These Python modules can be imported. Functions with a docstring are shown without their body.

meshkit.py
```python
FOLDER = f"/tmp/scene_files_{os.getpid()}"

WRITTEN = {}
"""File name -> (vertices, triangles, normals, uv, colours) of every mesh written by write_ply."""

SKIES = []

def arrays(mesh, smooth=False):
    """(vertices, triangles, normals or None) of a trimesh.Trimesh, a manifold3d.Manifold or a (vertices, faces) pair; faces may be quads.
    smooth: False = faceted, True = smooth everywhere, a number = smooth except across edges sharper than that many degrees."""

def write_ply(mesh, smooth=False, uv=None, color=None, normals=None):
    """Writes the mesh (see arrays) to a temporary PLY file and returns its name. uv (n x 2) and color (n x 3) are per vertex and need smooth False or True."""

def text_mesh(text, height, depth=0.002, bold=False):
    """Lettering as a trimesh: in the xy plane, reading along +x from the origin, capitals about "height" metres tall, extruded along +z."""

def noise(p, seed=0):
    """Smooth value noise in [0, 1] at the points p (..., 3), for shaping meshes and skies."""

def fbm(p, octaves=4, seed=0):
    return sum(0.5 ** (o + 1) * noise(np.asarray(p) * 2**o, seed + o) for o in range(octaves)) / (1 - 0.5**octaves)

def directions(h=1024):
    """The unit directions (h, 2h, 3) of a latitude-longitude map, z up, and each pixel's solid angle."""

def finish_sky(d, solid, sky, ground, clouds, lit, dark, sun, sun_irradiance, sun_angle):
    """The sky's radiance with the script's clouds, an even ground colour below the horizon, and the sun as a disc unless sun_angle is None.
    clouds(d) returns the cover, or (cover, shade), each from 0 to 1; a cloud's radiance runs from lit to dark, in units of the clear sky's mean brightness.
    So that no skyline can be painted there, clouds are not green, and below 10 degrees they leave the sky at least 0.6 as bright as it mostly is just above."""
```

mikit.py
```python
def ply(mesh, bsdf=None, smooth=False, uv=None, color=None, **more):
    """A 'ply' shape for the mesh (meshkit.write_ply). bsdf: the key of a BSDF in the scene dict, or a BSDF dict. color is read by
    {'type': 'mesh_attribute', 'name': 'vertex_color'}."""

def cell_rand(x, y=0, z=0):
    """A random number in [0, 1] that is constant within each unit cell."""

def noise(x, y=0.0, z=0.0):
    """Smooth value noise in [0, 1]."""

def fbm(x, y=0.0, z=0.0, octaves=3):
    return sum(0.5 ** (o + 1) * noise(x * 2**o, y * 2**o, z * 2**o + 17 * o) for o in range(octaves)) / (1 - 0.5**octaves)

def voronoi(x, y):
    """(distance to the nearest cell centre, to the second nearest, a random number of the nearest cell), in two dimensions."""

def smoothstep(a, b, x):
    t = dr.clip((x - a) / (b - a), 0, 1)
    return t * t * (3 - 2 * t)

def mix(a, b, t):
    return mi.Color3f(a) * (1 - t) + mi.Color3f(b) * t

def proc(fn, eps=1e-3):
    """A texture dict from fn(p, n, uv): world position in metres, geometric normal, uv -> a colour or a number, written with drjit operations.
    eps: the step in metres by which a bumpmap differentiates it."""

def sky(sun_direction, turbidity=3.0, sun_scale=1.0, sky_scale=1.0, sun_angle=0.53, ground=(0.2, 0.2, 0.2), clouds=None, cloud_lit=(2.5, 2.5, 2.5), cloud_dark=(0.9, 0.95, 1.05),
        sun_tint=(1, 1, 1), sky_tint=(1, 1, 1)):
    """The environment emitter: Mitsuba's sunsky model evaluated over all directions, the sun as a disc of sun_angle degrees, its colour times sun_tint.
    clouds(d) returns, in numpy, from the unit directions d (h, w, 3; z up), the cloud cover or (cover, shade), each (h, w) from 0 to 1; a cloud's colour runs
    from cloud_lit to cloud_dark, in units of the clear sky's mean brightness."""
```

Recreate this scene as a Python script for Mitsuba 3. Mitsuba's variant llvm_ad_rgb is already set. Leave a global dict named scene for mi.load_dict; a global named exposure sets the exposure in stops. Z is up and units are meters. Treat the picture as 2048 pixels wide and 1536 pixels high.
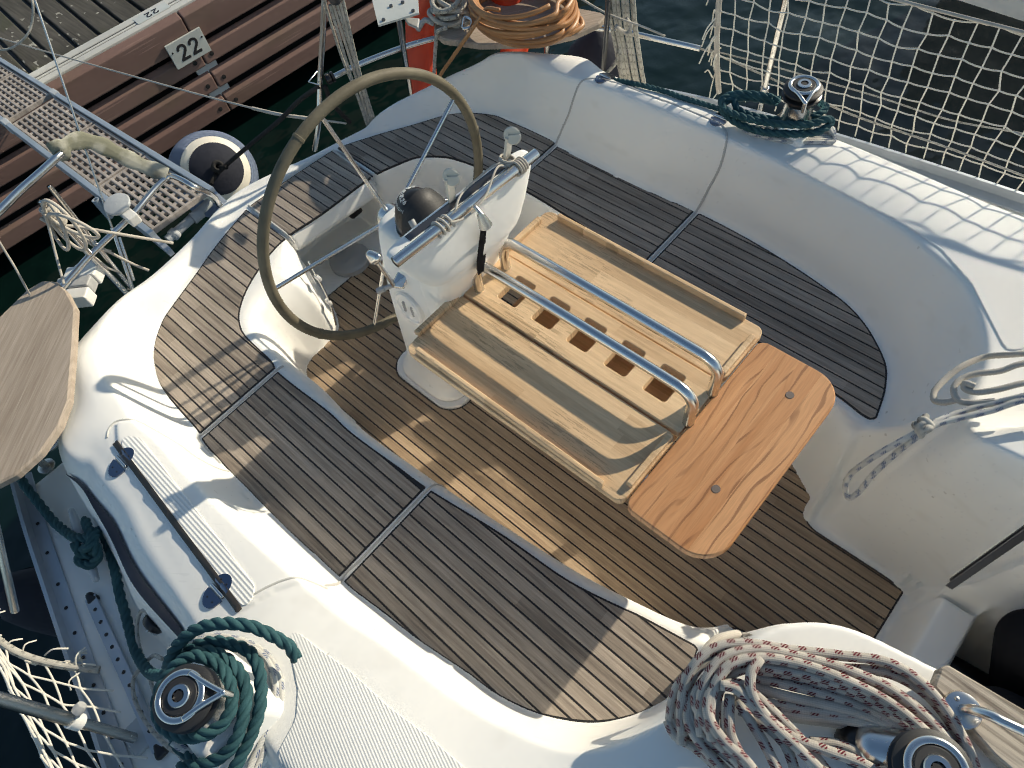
import math, random, numpy as np, trimesh, manifold3d as m3, shapely, mitsuba as mi, drjit as dr, mikit
from mikit import ply, proc, noise, fbm, smoothstep, mix, cell_rand, voronoi
from meshkit import text_mesh, noise as nnoise, fbm as nfbm
from shapely.geometry import Polygon, LineString, box as sbox, Point
from scipy.spatial import cKDTree, Delaunay
from scipy.ndimage import gaussian_filter, map_coordinates
T = mi.ScalarTransform4f
rng = np.random.default_rng(7)
random.seed(7)

# ---------------------------------------------------------------- camera, sky, exposure (z up, x to the bow, y to port, cockpit sole at z = 0)
scene, labels = {}, {}
R = np.array([[0.7421578, 0.6592516, -0.1207854], [0.517945, -0.6785194, -0.5209073], [-0.4253642, 0.3240352, -0.8450245]])
CAM = np.array([0, 0, 2.5])
scene['camera'] = {'type': 'perspective', 'fov': 2 * math.degrees(math.atan(1024 / 1400)), 'fov_axis': 'x', 'near_clip': 0.05, 'far_clip': 500.0,
                   'to_world': T().look_at(origin=CAM.tolist(), target=(CAM + R[2]).tolist(), up=(-R[1]).tolist())}
SUN = np.array([0.48, 1.90, 1.0])
scene['sky_light'] = mikit.sky(SUN.tolist(), turbidity=3, sky_scale=1.05, sun_tint=(0.86, 0.99, 1.22), sky_tint=(1.07, 1.0, 0.92))
exposure = 2.1

# ---------------------------------------------------------------- materials
def rgb(*c): return {'type': 'rgb', 'value': list(c)}
def pr(base, rough=0.5, metal=0.0, spec=0.5, **kw):
    d = {'type': 'principled', 'base_color': rgb(*base) if isinstance(base, tuple) else base, 'roughness': rough if not callable(rough) else proc(rough), 'metallic': metal, 'specular': spec}
    d.update(kw); return d
def bump(inner, fn, scale=1.0, eps=1e-3): return {'type': 'bumpmap', 'arbitrary': proc(fn, eps), 'scale': scale, 'bsdf': inner}
def mat(name, b, two=True): scene['mat_' + name] = {'type': 'twosided', 'bsdf': b} if two else b; return name

def gel(p, n, uv):
    a = fbm(p.x * 2.3, p.y * 2.3, p.z * 2.3, 3)
    s = smoothstep(0.62, 0.8, fbm(p.x * 9, p.y * 9, p.z * 14, 4))
    c = mix((0.74, 0.73, 0.685), (0.80, 0.79, 0.75), a)
    c = mix(c, (0.60, 0.58, 0.52), s * 0.22)
    speck = smoothstep(0.90, 0.94, noise(p.x * 61, p.y * 61, p.z * 61)) * smoothstep(0.58, 0.72, fbm(p.x * 2.1, p.y * 2.1, p.z * 2.1 + 4, 3))
    scuff = smoothstep(0.80, 0.86, noise(p.x * 14 + p.y * 9, p.y * 120 - p.x * 90, p.z * 60)) * smoothstep(0.55, 0.7, fbm(p.x * 3, p.y * 3, 8, 3))
    return mix(mix(c, (0.30, 0.27, 0.22), speck * 0.5), (0.66, 0.65, 0.62), scuff * 0.4)
mat('gelcoat', pr(proc(gel), lambda p, n, uv: 0.34 + 0.22 * fbm(p.x * 6, p.y * 6, p.z * 6, 3), spec=0.45, clearcoat=0.7, clearcoat_gloss=0.93))
mat('gelcoat_deck', pr(proc(lambda p, n, uv: mix((0.62, 0.61, 0.57), (0.72, 0.71, 0.67), fbm(p.x * 5, p.y * 5, p.z * 5, 4))), 0.5))
def ribs(p, n, uv): return 0.5 + 0.5 * dr.sin((p.x * 0.30 + p.y) * 2 * math.pi / 0.0072)
mat('nonslip', bump(pr(proc(lambda p, n, uv: mix((0.64, 0.64, 0.61), (0.80, 0.795, 0.76), ribs(p, n, uv)) * (0.93 + 0.1 * fbm(p.x * 4, p.y * 4, 0, 3))), 0.55), ribs, 0.0007, 4e-4))

def lribs(p, n, uv): return 0.5 + 0.5 * dr.sin((p.y + p.x * 0.005) * 2 * math.pi / 0.0105)
mat('lid_ribs', bump(pr(proc(lambda p, n, uv: mix((0.66, 0.66, 0.625), (0.78, 0.775, 0.74), smoothstep(0.2, 0.6, lribs(p, n, uv)))), 0.5), lribs, 0.0012, 4e-4))
def teak(c0, c1, pitch, off, grain=1.0, seam=0.0):
    def f(p, n, uv):
        k = dr.floor((p.y - off) / pitch)
        r1 = cell_rand(k, 3, 1); r2 = cell_rand(k, 8, dr.floor(p.x * 0.9 + r1 * 7))
        g = fbm(p.x * 7 + r1 * 50, p.y * 190, 3 + p.z * 40, 4)
        fine = noise(p.x * 34 + 9 * r1, p.y * 760, 5)
        blot = fbm(p.x * 3.1, p.y * 5, 9, 3)
        t = dr.clip(0.50 + (g - 0.5) * 1.25 * grain + (r2 - 0.5) * 0.55 + (blot - 0.5) * 0.7, 0, 1)
        c = mix(c0, c1, t)
        return c * (0.86 + 0.22 * fine)
    return f
def grainbump(p, n, uv): return fbm(p.x * 9, p.y * 210, p.z * 30, 3) * 0.7 + 0.3 * noise(p.x * 30, p.y * 700, 2)
mat('teak_seat', bump(pr(proc(teak((0.175, 0.145, 0.118), (0.43, 0.365, 0.30), 0.0422, -0.0656)), 0.72, spec=0.25), grainbump, 0.0012, 7e-4))
mat('teak_sole', bump(pr(proc(teak((0.235, 0.165, 0.105), (0.43, 0.32, 0.215), 0.04075, 0.4165)), 0.62, spec=0.3), grainbump, 0.0007, 7e-4))
def tablewood(c0, c1, w, swirl=0.0):
    def f(p, n, uv):
        yy = p.y + 0.012 * (fbm(p.x * 2, p.y * 3, 4, 2) - 0.5)
        k = dr.floor(yy / w)
        r = cell_rand(k, 5, dr.floor(p.x * 1.4 + cell_rand(k, 1, 1) * 5))
        g = fbm(p.x * 5 + r * 30, yy * 150, p.z * 20, 4)
        fine = noise(p.x * 40 + r * 9, yy * 620, 1)
        pore = smoothstep(0.60, 0.72, noise(p.x * 26 + r * 17, yy * 420, 4)) * smoothstep(0.45, 0.6, fbm(p.x * 3, yy * 9, 2, 2))
        c = mix(c0, c1, dr.clip(0.5 + (g - 0.5) * 0.8 + (r - 0.5) * 0.5, 0, 1)) * (0.92 + 0.13 * fine)
        return c * (1 - 0.28 * pore)
    return f
mat('teak_table', bump(pr(proc(tablewood((0.47, 0.31, 0.170), (0.74, 0.54, 0.33), 0.062)), 0.45, spec=0.35), grainbump, 0.0004, 7e-4))
def freshwood(p, n, uv):
    # oiled flat-sawn boards lying athwartships: cathedral grain
    k = dr.floor(p.x / 0.068)
    r = cell_rand(k, 2, 6)
    u, v = p.y, p.x - (k + 0.5) * 0.068
    w = 0.055 * (fbm(u * 4 + r * 40, v * 14, r * 9, 3) - 0.5)
    s = (v + w * 1.5) * 70 + (u * (r - 0.5) * 9 + r * 13)
    ring = 0.5 + 0.5 * dr.sin(s * 2.2 + 3 * fbm(u * 3, v * 20, r * 5, 2))
    line = smoothstep(0.90, 0.99, ring) * smoothstep(0.28, 0.62, fbm(u * 5, v * 30, r * 3, 3))
    fine = noise(u * 30 + r * 9, (v + w) * 520, 1)
    c = mix((0.44, 0.205, 0.085), (0.60, 0.33, 0.16), dr.clip(0.5 + (fbm(u * 3 + r * 20, v * 60, 2, 3) - 0.5) * 0.9 + (r - 0.5) * 0.7, 0, 1))
    return mix(c * (0.9 + 0.16 * fine), (0.16, 0.065, 0.03), line * 0.62)
mat('teak_fresh', pr(proc(freshwood), 0.38, spec=0.4))
mat('teak_plug', pr((0.13, 0.10, 0.085), 0.6))
mat('beige_alloy', pr((0.56, 0.52, 0.44), 0.4))
mat('steel_dark', {'type': 'roughconductor', 'material': 'none', 'specular_reflectance': rgb(0.20, 0.22, 0.28), 'alpha': 0.12})
mat('gap_brown', pr((0.055, 0.045, 0.037), 0.6))
mat('fold', pr((0.50, 0.49, 0.45), 0.5))
mat('caulk', pr((0.012, 0.011, 0.011), 0.55))
mat('gasket', pr((0.46, 0.45, 0.42), 0.6))
mat('steel', {'type': 'roughconductor', 'material': 'none', 'specular_reflectance': rgb(0.72, 0.70, 0.67), 'alpha': 0.09})
mat('steel_worn', {'type': 'roughconductor', 'material': 'none', 'specular_reflectance': rgb(0.55, 0.54, 0.51), 'alpha': 0.2})
mat('black_plastic', pr((0.012, 0.012, 0.013), 0.28))
mat('black_matt', pr((0.018, 0.018, 0.019), 0.55))
mat('dark_metal', pr((0.10, 0.10, 0.105), 0.3, 0.7))
mat('leather', bump(pr(proc(lambda p, n, uv: mix((0.085, 0.072, 0.048), (0.17, 0.15, 0.105), fbm(p.x * 14, p.y * 14, p.z * 14, 4))), 0.62, spec=0.3), lambda p, n, uv: fbm(p.x * 160, p.y * 160, p.z * 160, 3), 0.0006))
mat('white_plastic', pr((0.66, 0.65, 0.61), 0.4))
mat('grey_plastic', pr((0.36, 0.36, 0.35), 0.45))
mat('navy', pr((0.010, 0.014, 0.035), 0.35))
mat('water', bump(pr((0.0025, 0.0105, 0.009), 0.05, spec=0.32), lambda p, n, uv: fbm(p.x * 1.6, p.y * 2.2, 1, 3) + 0.25 * fbm(p.x * 9, p.y * 7, 2, 2), 0.035, 4e-3))

# ---------------------------------------------------------------- keys, labels
used = {}
def numbered(key):
    n = used.get(key, 0); used[key] = n + 1
    return key if n == 0 else f'{key}_{n:03d}'
def thing(name, label=None, cat=None, group=None, kind=None):
    key = numbered(name); d = {}
    if label: d['label'] = label
    if cat: d['category'] = cat
    if group: d['group'] = group
    if kind: d['kind'] = kind
    if d: labels[key] = d
    return key
def obj(name, mesh, m, parent=None, smooth=30, label=None, cat=None, group=None, kind=None, uv=None, **kw):
    key = thing(parent + '__' + name if parent else name, label, cat, group, kind)
    scene[key] = ply(mesh, 'mat_' + m, smooth if uv is None else True, uv, **kw)
    return key
def again(name, src, to_world, parent=None, label=None, cat=None, group=None):      # another copy of a mesh that is already in the scene
    key = thing(parent + '__' + name if parent else name, label, cat, group)
    scene[key] = {**scene[src], 'to_world': to_world}
    return key

# ---------------------------------------------------------------- mesh helpers
def A(x): return np.asarray(x, float)
def unit(v): v = A(v); return v / np.linalg.norm(v)
def cat(*ms): return trimesh.util.concatenate([m for m in ms])
def spline(pts, step=0.02, closed=False):
    p = A(pts); n = len(p)
    if closed: q = np.vstack([p[-1], p, p[0], p[1]])
    else: q = np.vstack([2 * p[0] - p[1], p, 2 * p[-1] - p[-2]])
    out = []
    for i in range(n if closed else n - 1):
        a, b, c, d = q[i:i + 4]
        # centripetal Catmull-Rom
        t0 = 0; t1 = t0 + max(np.linalg.norm(b - a) ** .5, 1e-6); t2 = t1 + max(np.linalg.norm(c - b) ** .5, 1e-6); t3 = t2 + max(np.linalg.norm(d - c) ** .5, 1e-6)
        k = max(1, int(math.ceil(np.linalg.norm(c - b) / step)))
        t = np.linspace(t1, t2, k, endpoint=False)[:, None]
        A1 = (t1 - t) / (t1 - t0) * a + (t - t0) / (t1 - t0) * b; A2 = (t2 - t) / (t2 - t1) * b + (t - t1) / (t2 - t1) * c; A3 = (t3 - t) / (t3 - t2) * c + (t - t2) / (t3 - t2) * d
        B1 = (t2 - t) / (t2 - t0) * A1 + (t - t0) / (t2 - t0) * A2; B2 = (t3 - t) / (t3 - t1) * A2 + (t - t1) / (t3 - t1) * A3
        out.append((t2 - t) / (t2 - t1) * B1 + (t - t1) / (t2 - t1) * B2)
    out = np.vstack(out)
    return out if closed else np.vstack([out, p[-1]])
def frames(P, closed=False):
    n = len(P)
    t = (np.roll(P, -1, 0) - np.roll(P, 1, 0)) if closed else np.gradient(P, axis=0)
    t /= np.maximum(np.linalg.norm(t, axis=1, keepdims=True), 1e-12)
    u = np.cross(t[0], [0, 0, 1.0]) if abs(t[0][2]) < 0.9 else np.cross(t[0], [1.0, 0, 0])
    u /= np.linalg.norm(u); U = [u]
    for i in range(1, n):
        u = u - t[i] * (u @ t[i]); u /= max(np.linalg.norm(u), 1e-12); U.append(u)
    U = np.array(U); return t, U, np.cross(t, U)
def sweep(P, prof, closed=False, cap=True, scale=None, twist=None):
    """profile points (k x 2) swept along P; returns (mesh, uv) with u along in metres and v around 0..1"""
    P = A(P); n, k = len(P), len(prof); prof = A(prof)
    t, U, V = frames(P, closed)
    s = np.ones(n) if scale is None else A(scale)
    a = np.zeros(n) if twist is None else A(twist)
    ca, sa = np.cos(a)[:, None], np.sin(a)[:, None]
    U2, V2 = U * ca + V * sa, V * ca - U * sa
    k1 = k + 1
    pr_ = np.vstack([prof, prof[:1]])
    v = P[:, None] + (U2[:, None] * pr_[None, :, :1] + V2[:, None] * pr_[None, :, 1:]) * s[:, None, None]
    L = np.concatenate([[0], np.cumsum(np.linalg.norm(np.diff(P, axis=0), axis=1))])
    uv = np.stack(np.broadcast_arrays(L[:, None], np.linspace(0, 1, k1)[None]), -1).reshape(-1, 2)
    f = []
    idx = np.arange(n * k1).reshape(n, k1)
    rows = n if closed else n - 1
    a0 = idx[:rows]; a1 = np.roll(idx, -1, 0)[:rows]
    q = np.stack([a0[:, :-1], a0[:, 1:], a1[:, 1:], a1[:, :-1]], -1).reshape(-1, 4)
    f = np.vstack([q[:, [0, 1, 2]], q[:, [0, 2, 3]]])
    v = v.reshape(-1, 3)
    if cap and not closed:
        c = len(v); v = np.vstack([v, P[0], P[-1]]); uv = np.vstack([uv, uv[0], uv[-2]])
        f = np.vstack([f, [[c, idx[0, j + 1], idx[0, j]] for j in range(k)], [[c + 1, idx[-1, j], idx[-1, j + 1]] for j in range(k)]])
    return trimesh.Trimesh(v, f, process=False), uv
def circ(r, n=10, ry=None): a = np.arange(n) / n * 2 * np.pi; return np.stack([np.cos(a) * r, np.sin(a) * (r if ry is None else ry)], 1)
def tube(P, r, n=10, closed=False, scale=None): return sweep(P, circ(r, n), closed, True, scale)[0]
def rod(a, b, r, n=12, r2=None):
    a, b = A(a), A(b); return tube(np.array([a, a + (b - a) * .5, b]), r, n, scale=None if r2 is None else [1, (1 + r2 / r) / 2, r2 / r])
def lathe(prof, c=(0, 0, 0), axis=(0, 0, 1), n=32):
    m = trimesh.creation.revolve(A(prof), sections=n)
    m.apply_transform(trimesh.geometry.align_vectors([0, 0, 1], unit(axis))); m.apply_translation(c); return m
def man(m): return m3.Manifold(m3.Mesh(np.asarray(m.vertices, np.float32), np.asarray(m.faces, np.uint32)))
def tri(M): q = M.to_mesh(); return trimesh.Trimesh(np.array(q.vert_properties[:, :3], float), np.array(q.tri_verts), process=False)
def hull(pts): return trimesh.convex.convex_hull(A(pts))
def rhull(pts, r, sub=2):
    """convex hull of balls: a rounded convex body"""
    s = trimesh.creation.icosphere(sub, 1.0).vertices
    r = np.broadcast_to(A(r), len(pts)); return hull(np.vstack([s * q + A(p) for p, q in zip(pts, r)]))
def rbox(lo, hi, r=0.006, sub=1):
    lo, hi = A(lo) + r, A(hi) - r
    return rhull([[x, y, z] for x in (lo[0], hi[0]) for y in (lo[1], hi[1]) for z in (lo[2], hi[2])], r, sub)
def bevelled(poly, z0, z1, b=0.003):
    """a flat board with chamfered edges (poly may be concave)"""
    out = []
    for g in getattr(poly, 'geoms', [poly]):
        if g.is_empty or g.area < 1e-6: continue
        ins = g.buffer(-b, join_style=2)
        if not isinstance(ins, Polygon) or ins.is_empty or len(ins.interiors) != len(g.interiors):
            out.append(ext(g, z0, z1)); continue
        M = m3.Manifold.compose if 0 else None
        a = man(ext(g, z0, z1 - b)) 
        cs = lambda q: m3.CrossSection([np.asarray(r.coords)[:-1] for r in [shapely.geometry.polygon.orient(q).exterior, *shapely.geometry.polygon.orient(q).interiors]])
        top = man(ext(ins, z1 - b * 1.01, z1))
        out.append(tri(a + top) if 0 else chamfer(g, z0, z1, b))
    return cat(*out)
def chamfer(g, z0, z1, b):
    """vertical sides to z1 - b, then a sloping band to the inset outline at z1"""
    g = shapely.geometry.polygon.orient(g)
    V, Fa = [], []
    rings = [g.exterior, *g.interiors]; tops = []
    base = 0
    for r in rings:
        p = np.asarray(r.coords)[:-1]; n = len(p)
        e = np.roll(p, -1, 0) - p; e /= np.maximum(np.linalg.norm(e, axis=1, keepdims=True), 1e-12)
        nr = np.stack([-e[:, 1], e[:, 0]], 1); n0 = np.roll(nr, 1, 0)
        m = nr + n0; m /= np.maximum((m * nr).sum(1, keepdims=True), 0.35) ; m = m / 1.0
        q = p + m * b
        for ring, z in ((p, z0), (p, z1 - b), (q, z1)): V.append(np.c_[ring, np.full(n, z)])
        i = np.arange(n); j = (i + 1) % n
        for k in (0, 1):
            a, c = base + k * n, base + (k + 1) * n
            Fa += [np.c_[a + i, a + j, c + j], np.c_[a + i, c + j, c + i]]
        tops.append((q, base + 2 * n)); base += 3 * n
    import mapbox_earcut as ec
    pts = np.vstack([q for q, _ in tops]); ends = np.cumsum([len(q) for q, _ in tops]).astype(np.uint32)
    t = np.asarray(ec.triangulate_float64(pts, ends)).reshape(-1, 3)
    remap = np.concatenate([s + np.arange(len(q)) for q, s in tops])
    t = remap[t]
    V = np.vstack(V)
    c = np.cross(V[t[:, 1]] - V[t[:, 0]], V[t[:, 2]] - V[t[:, 0]])[:, 2]
    t[c < 0] = t[c < 0][:, ::-1]
    return trimesh.Trimesh(V, np.vstack([*Fa, t]), process=False)
def ext(poly, z0, z1):
    ms = []
    for g in getattr(poly, 'geoms', [poly]):
        if isinstance(g, Polygon) and not g.is_empty and g.area > 1e-7:
            m = trimesh.creation.extrude_polygon(g, z1 - z0, engine='earcut'); m.apply_translation([0, 0, z0]); ms.append(m)
    return cat(*ms)
def xy(pts): return A([p[:2] for p in pts])
def rounded(poly, r): return poly.buffer(-r, join_style=1).buffer(2 * r, join_style=1).buffer(-r, join_style=1)
def roundconvex(pts, r): return Polygon(xy(pts)).buffer(-r, join_style=2).buffer(r, join_style=1, quad_segs=8)

# ================================================================ THE SAILING BOAT
boat = thing('sailing_boat', 'white sailing boat with teak laid cockpit, seen from above its side deck', 'sailing boat')
ZS = 0.40            # seats
ZD = 0.43            # side decks
C1 = [(-0.0301,1.426,0.4),(-0.0419,1.41,0.4),(-0.0696,1.408,0.4),(-0.1546,1.424,0.4),(-1.472,1.552,0.4),(-1.681,1.562,0.4),(-1.833,1.567,0.4),(-1.913,1.555,0.4),(-2.009,1.541,0.4),(-2.085,1.522,0.4),(-2.158,1.481,0.4),(-2.21,1.435,0.4),(-2.252,1.347,0.4),(-2.283,1.257,0.4),(-2.303,0.9357,0.4),(-2.324,0.7668,0.4),(-2.311,0.6722,0.4),(-2.274,0.5627,0.4),(-2.219,0.4553,0.4),(-2.152,0.3777,0.4),(-2.084,0.3397,0.4),(-2.03,0.3287,0.4),(-1.956,0.3246,0.4),(-1.855,0.3195,0.4),(-1.806,0.3059,0.4),(-1.493,0.3138,0.4),(-1.394,0.309,0.4),(-1.27,0.3142,0.4),(-1.144,0.3233,0.4),(-1.037,0.3291,0.4),(-0.707,0.3721,0.4),(-0.4552,0.3933,0.4),(-0.288,0.4317,0.4),(-0.2482,0.4428,0.4),(-0.075,0.4773,0.4)]
C2s = [(-0.0602,0.4724,0.4),(-0.0446,0.4083,0.4),(-0.0422,0.3318,0.4),(-0.0744,0.2534,0.4),(-0.1174,0.1887,0.4),(-0.1736,0.1303,0.4),(-0.2641,0.0698,0.4),(-0.3164,0.0444,0.4),(-0.4181,0.0138,0.4),(-0.5072,0.0029,0.4),(-0.6872,-0.028,0.4),(-0.8257,-0.0411,0.4),(-0.9659,-0.058,0.4),(-1.037,-0.06,0.4),(-1.213,-0.0663,0.4),(-1.395,-0.0698,0.4),(-1.488,-0.0665,0.4),(-1.62,-0.0666,0.4),(-1.793,-0.056,0.4),(-1.818,-0.0475,0.4),(-1.995,-0.0372,0.4),(-2.077,-0.0318,0.4),(-2.136,-0.0238,0.4),(-2.194,-0.0055,0.4),(-2.274,0.0329,0.4),(-2.336,0.0824,0.4),(-2.372,0.1254,0.4),(-2.401,0.1663,0.4),(-2.421,0.2117,0.4),(-2.493,0.3956,0.4),(-2.546,0.523,0.4),(-2.619,0.7542,0.4),(-2.624,0.7842,0.4),(-2.584,1.24,0.4),(-2.576,1.274,0.4),(-2.483,1.442,0.4),(-2.379,1.602,0.4),(-2.318,1.701,0.4),(-2.278,1.752,0.4),(-2.198,1.812,0.4),(-2.097,1.855,0.4),(-2.023,1.861,0.4),(-1.938,1.866,0.4),(-1.751,1.867,0.4),(-1.719,1.857,0.4),(-1.382,1.844,0.4),(-1.001,1.86,0.4),(-0.7979,1.855,0.4),(-0.594,1.835,0.4),(-0.4304,1.808,0.4),(-0.3177,1.781,0.4),(-0.2308,1.739,0.4),(-0.1489,1.677,0.4),(-0.1037,1.632,0.4),(-0.0843,1.602,0.4),(-0.055,1.532,0.4),(-0.04,1.472,0.4),(-0.0301,1.426,0.4)]
C1, C2 = xy(C1), xy(C2s)
FW = [(-.045, 1.36, .40), (-.035, 1.285, .1), (-.022, 1.21, 0), (.005, 1.182, 0), (.15, 1.178, 0), (.30, 1.174, 0), (.362, 1.16, .05), (.372, 1.09, .3), (1.40, 1.09, .3), (1.40, .72, .3), (.372, .715, .05), (.30, .70, 0), (.05, .683, 0), (-.01, .665, 0), (-.04, .60, .2), (-.058, .50, .40)]
c2d = spline(C2, 0.01)
Uring = np.vstack([np.c_[c2d, np.full(len(c2d), ZS)], spline(FW, 0.01)])
SOLE = [(-1.72,0.4024,0),(-1.883,0.3958,0),(-2.001,0.4117,0),(-2.052,0.4387,0),(-2.082,0.493,0),(-2.091,0.6063,0),(-2.1,0.6761,0)]
SOLE = [tuple(p[:2]) for p in SOLE] + [(-2.32, .775), (-2.58, .785), (-2.58, 1.235), (-2.29, 1.245), (-2.20, 1.40), (-2.08, 1.5), (-1.85, 1.53), (-1.4, 1.52), (-.6, 1.45), (-.2, 1.36), (-.10, 1.30)] + [p[:2] for p in [(-0.0615,1.276,0),(-0.0517,1.269,0),(-0.0491,1.257,0),(-0.0474,1.223,0),(-0.0385,1.193,0),(-0.0293,1.179,0),(-0.0172,1.17,0),(0.0039,1.163,0),(0.1338,1.162,0),(0.3008,1.16,0),(0.3206,1.155,0)]] + [(.365, 1.15), (.365, .735), (.30, .72)] + [p[:2] for p in [(0.0458,0.7054,0),(0.0092,0.7038,0),(-0.0221,0.6901,0),(-0.0377,0.6726,0),(-0.052,0.65,0)]] + [(-.12, .56), (-.35, .49), (-.7, .435), (-1.1, .395), (-1.45, .375)]
SOLE = A(SOLE)
C3 = A([(1.5, 1.22, .86), (.9, 1.22, .84), (.40, 1.25, .81), (.25, 1.27, .77), (.17, 1.30, .73), (.14, 1.40, .71), (.118, 1.572, .70), (.065, 1.676, .70), (-.042, 1.797, .70), (-.186, 1.861, .70), (-.311, 1.905, .70), (-.477, 1.932, .70), (-.796, 1.955, .70), (-1.04, 1.957, .70), (-1.385, 1.950, .70), (-1.657, 1.935, .70), (-1.804, 1.935, .68), (-2.03, 1.945, .60), (-2.17, 1.90, .55), (-2.29, 1.82, .51), (-2.40, 1.69, .47), (-2.49, 1.55, .44), (-2.58, 1.40, .42), (-2.64, 1.26, .40), (-2.69, .95, .40), (-2.69, .78, .40), (-2.62, .57, .41), (-2.565, .40, .44), (-2.50, .24, .50), (-2.44, .13, .56), (-2.33, .02, .62), (-2.2, -.05, .67), (-2.08, -.10, .69), (-1.979, -.127, .70), (-1.9, -.13, .70), (-1.774, -.146, .70), (-1.65, -.135, .70), (-1.529, -.138, .70), (-1.338, -.139, .70), (-1.132, -.130, .70), (-.921, -.115, .70), (-.771, -.10, .70), (-.661, -.078, .70), (-.392, -.042, .70), (-.287, -.014, .71), (-.14, .046, .73), (-.05, .17, .76), (.0, .36, .79), (.04, .52, .80), (.15, .635, .80), (.34, .685, .80), (.42, .69, .81), (.9, .69, .84), (1.5, .69, .86)])
C4 = [tuple(p) for p in [(-1.719,2.074,0.7),(-1.865,2.014,0.7),(-2.126,1.925,0.66),(-2.183,1.897,0.62),(-2.322,1.823,0.55),(-2.419,1.738,0.5),(-2.519,1.587,0.46),(-2.56,1.353,0.43),(-2.639,1.199,0.415),(-2.696,0.979,0.415),(-2.738,0.7672,0.415),(-2.662,0.4889,0.42),(-2.588,0.2517,0.45),(-2.496,0.0737,0.52),(-2.301,-0.1119,0.64),(-2.198,-0.1544,0.7),(-2.162,-0.1782,0.7),(-2.098,-0.1998,0.7),(-2.03,-0.2217,0.7),(-1.975,-0.2621,0.7),(-1.929,-0.3282,0.7),(-1.897,-0.3418,0.7),(-1.843,-0.3389,0.7),(-1.794,-0.3005,0.7),(-1.699,-0.2991,0.7),(-1.558,-0.2953,0.7),(-1.385,-0.3256,0.7),(-1.072,-0.3723,0.7)]]
C4 = A(C4 + [(-.95, -.39, .72), (-.55, -.42, .75), (-.1, -.44, .78), (1.6, -.46, .86), (1.6, 2.12, .86), (.4, 2.13, .76), (-.009, 2.141, .70), (-.614, 2.165, .70), (-.85, 2.15, .70)] + [(-1.082,2.083,0.7),(-1.292,2.062,0.7),(-1.488,2.031,0.7),(-1.63,2.038,0.7)])
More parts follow.
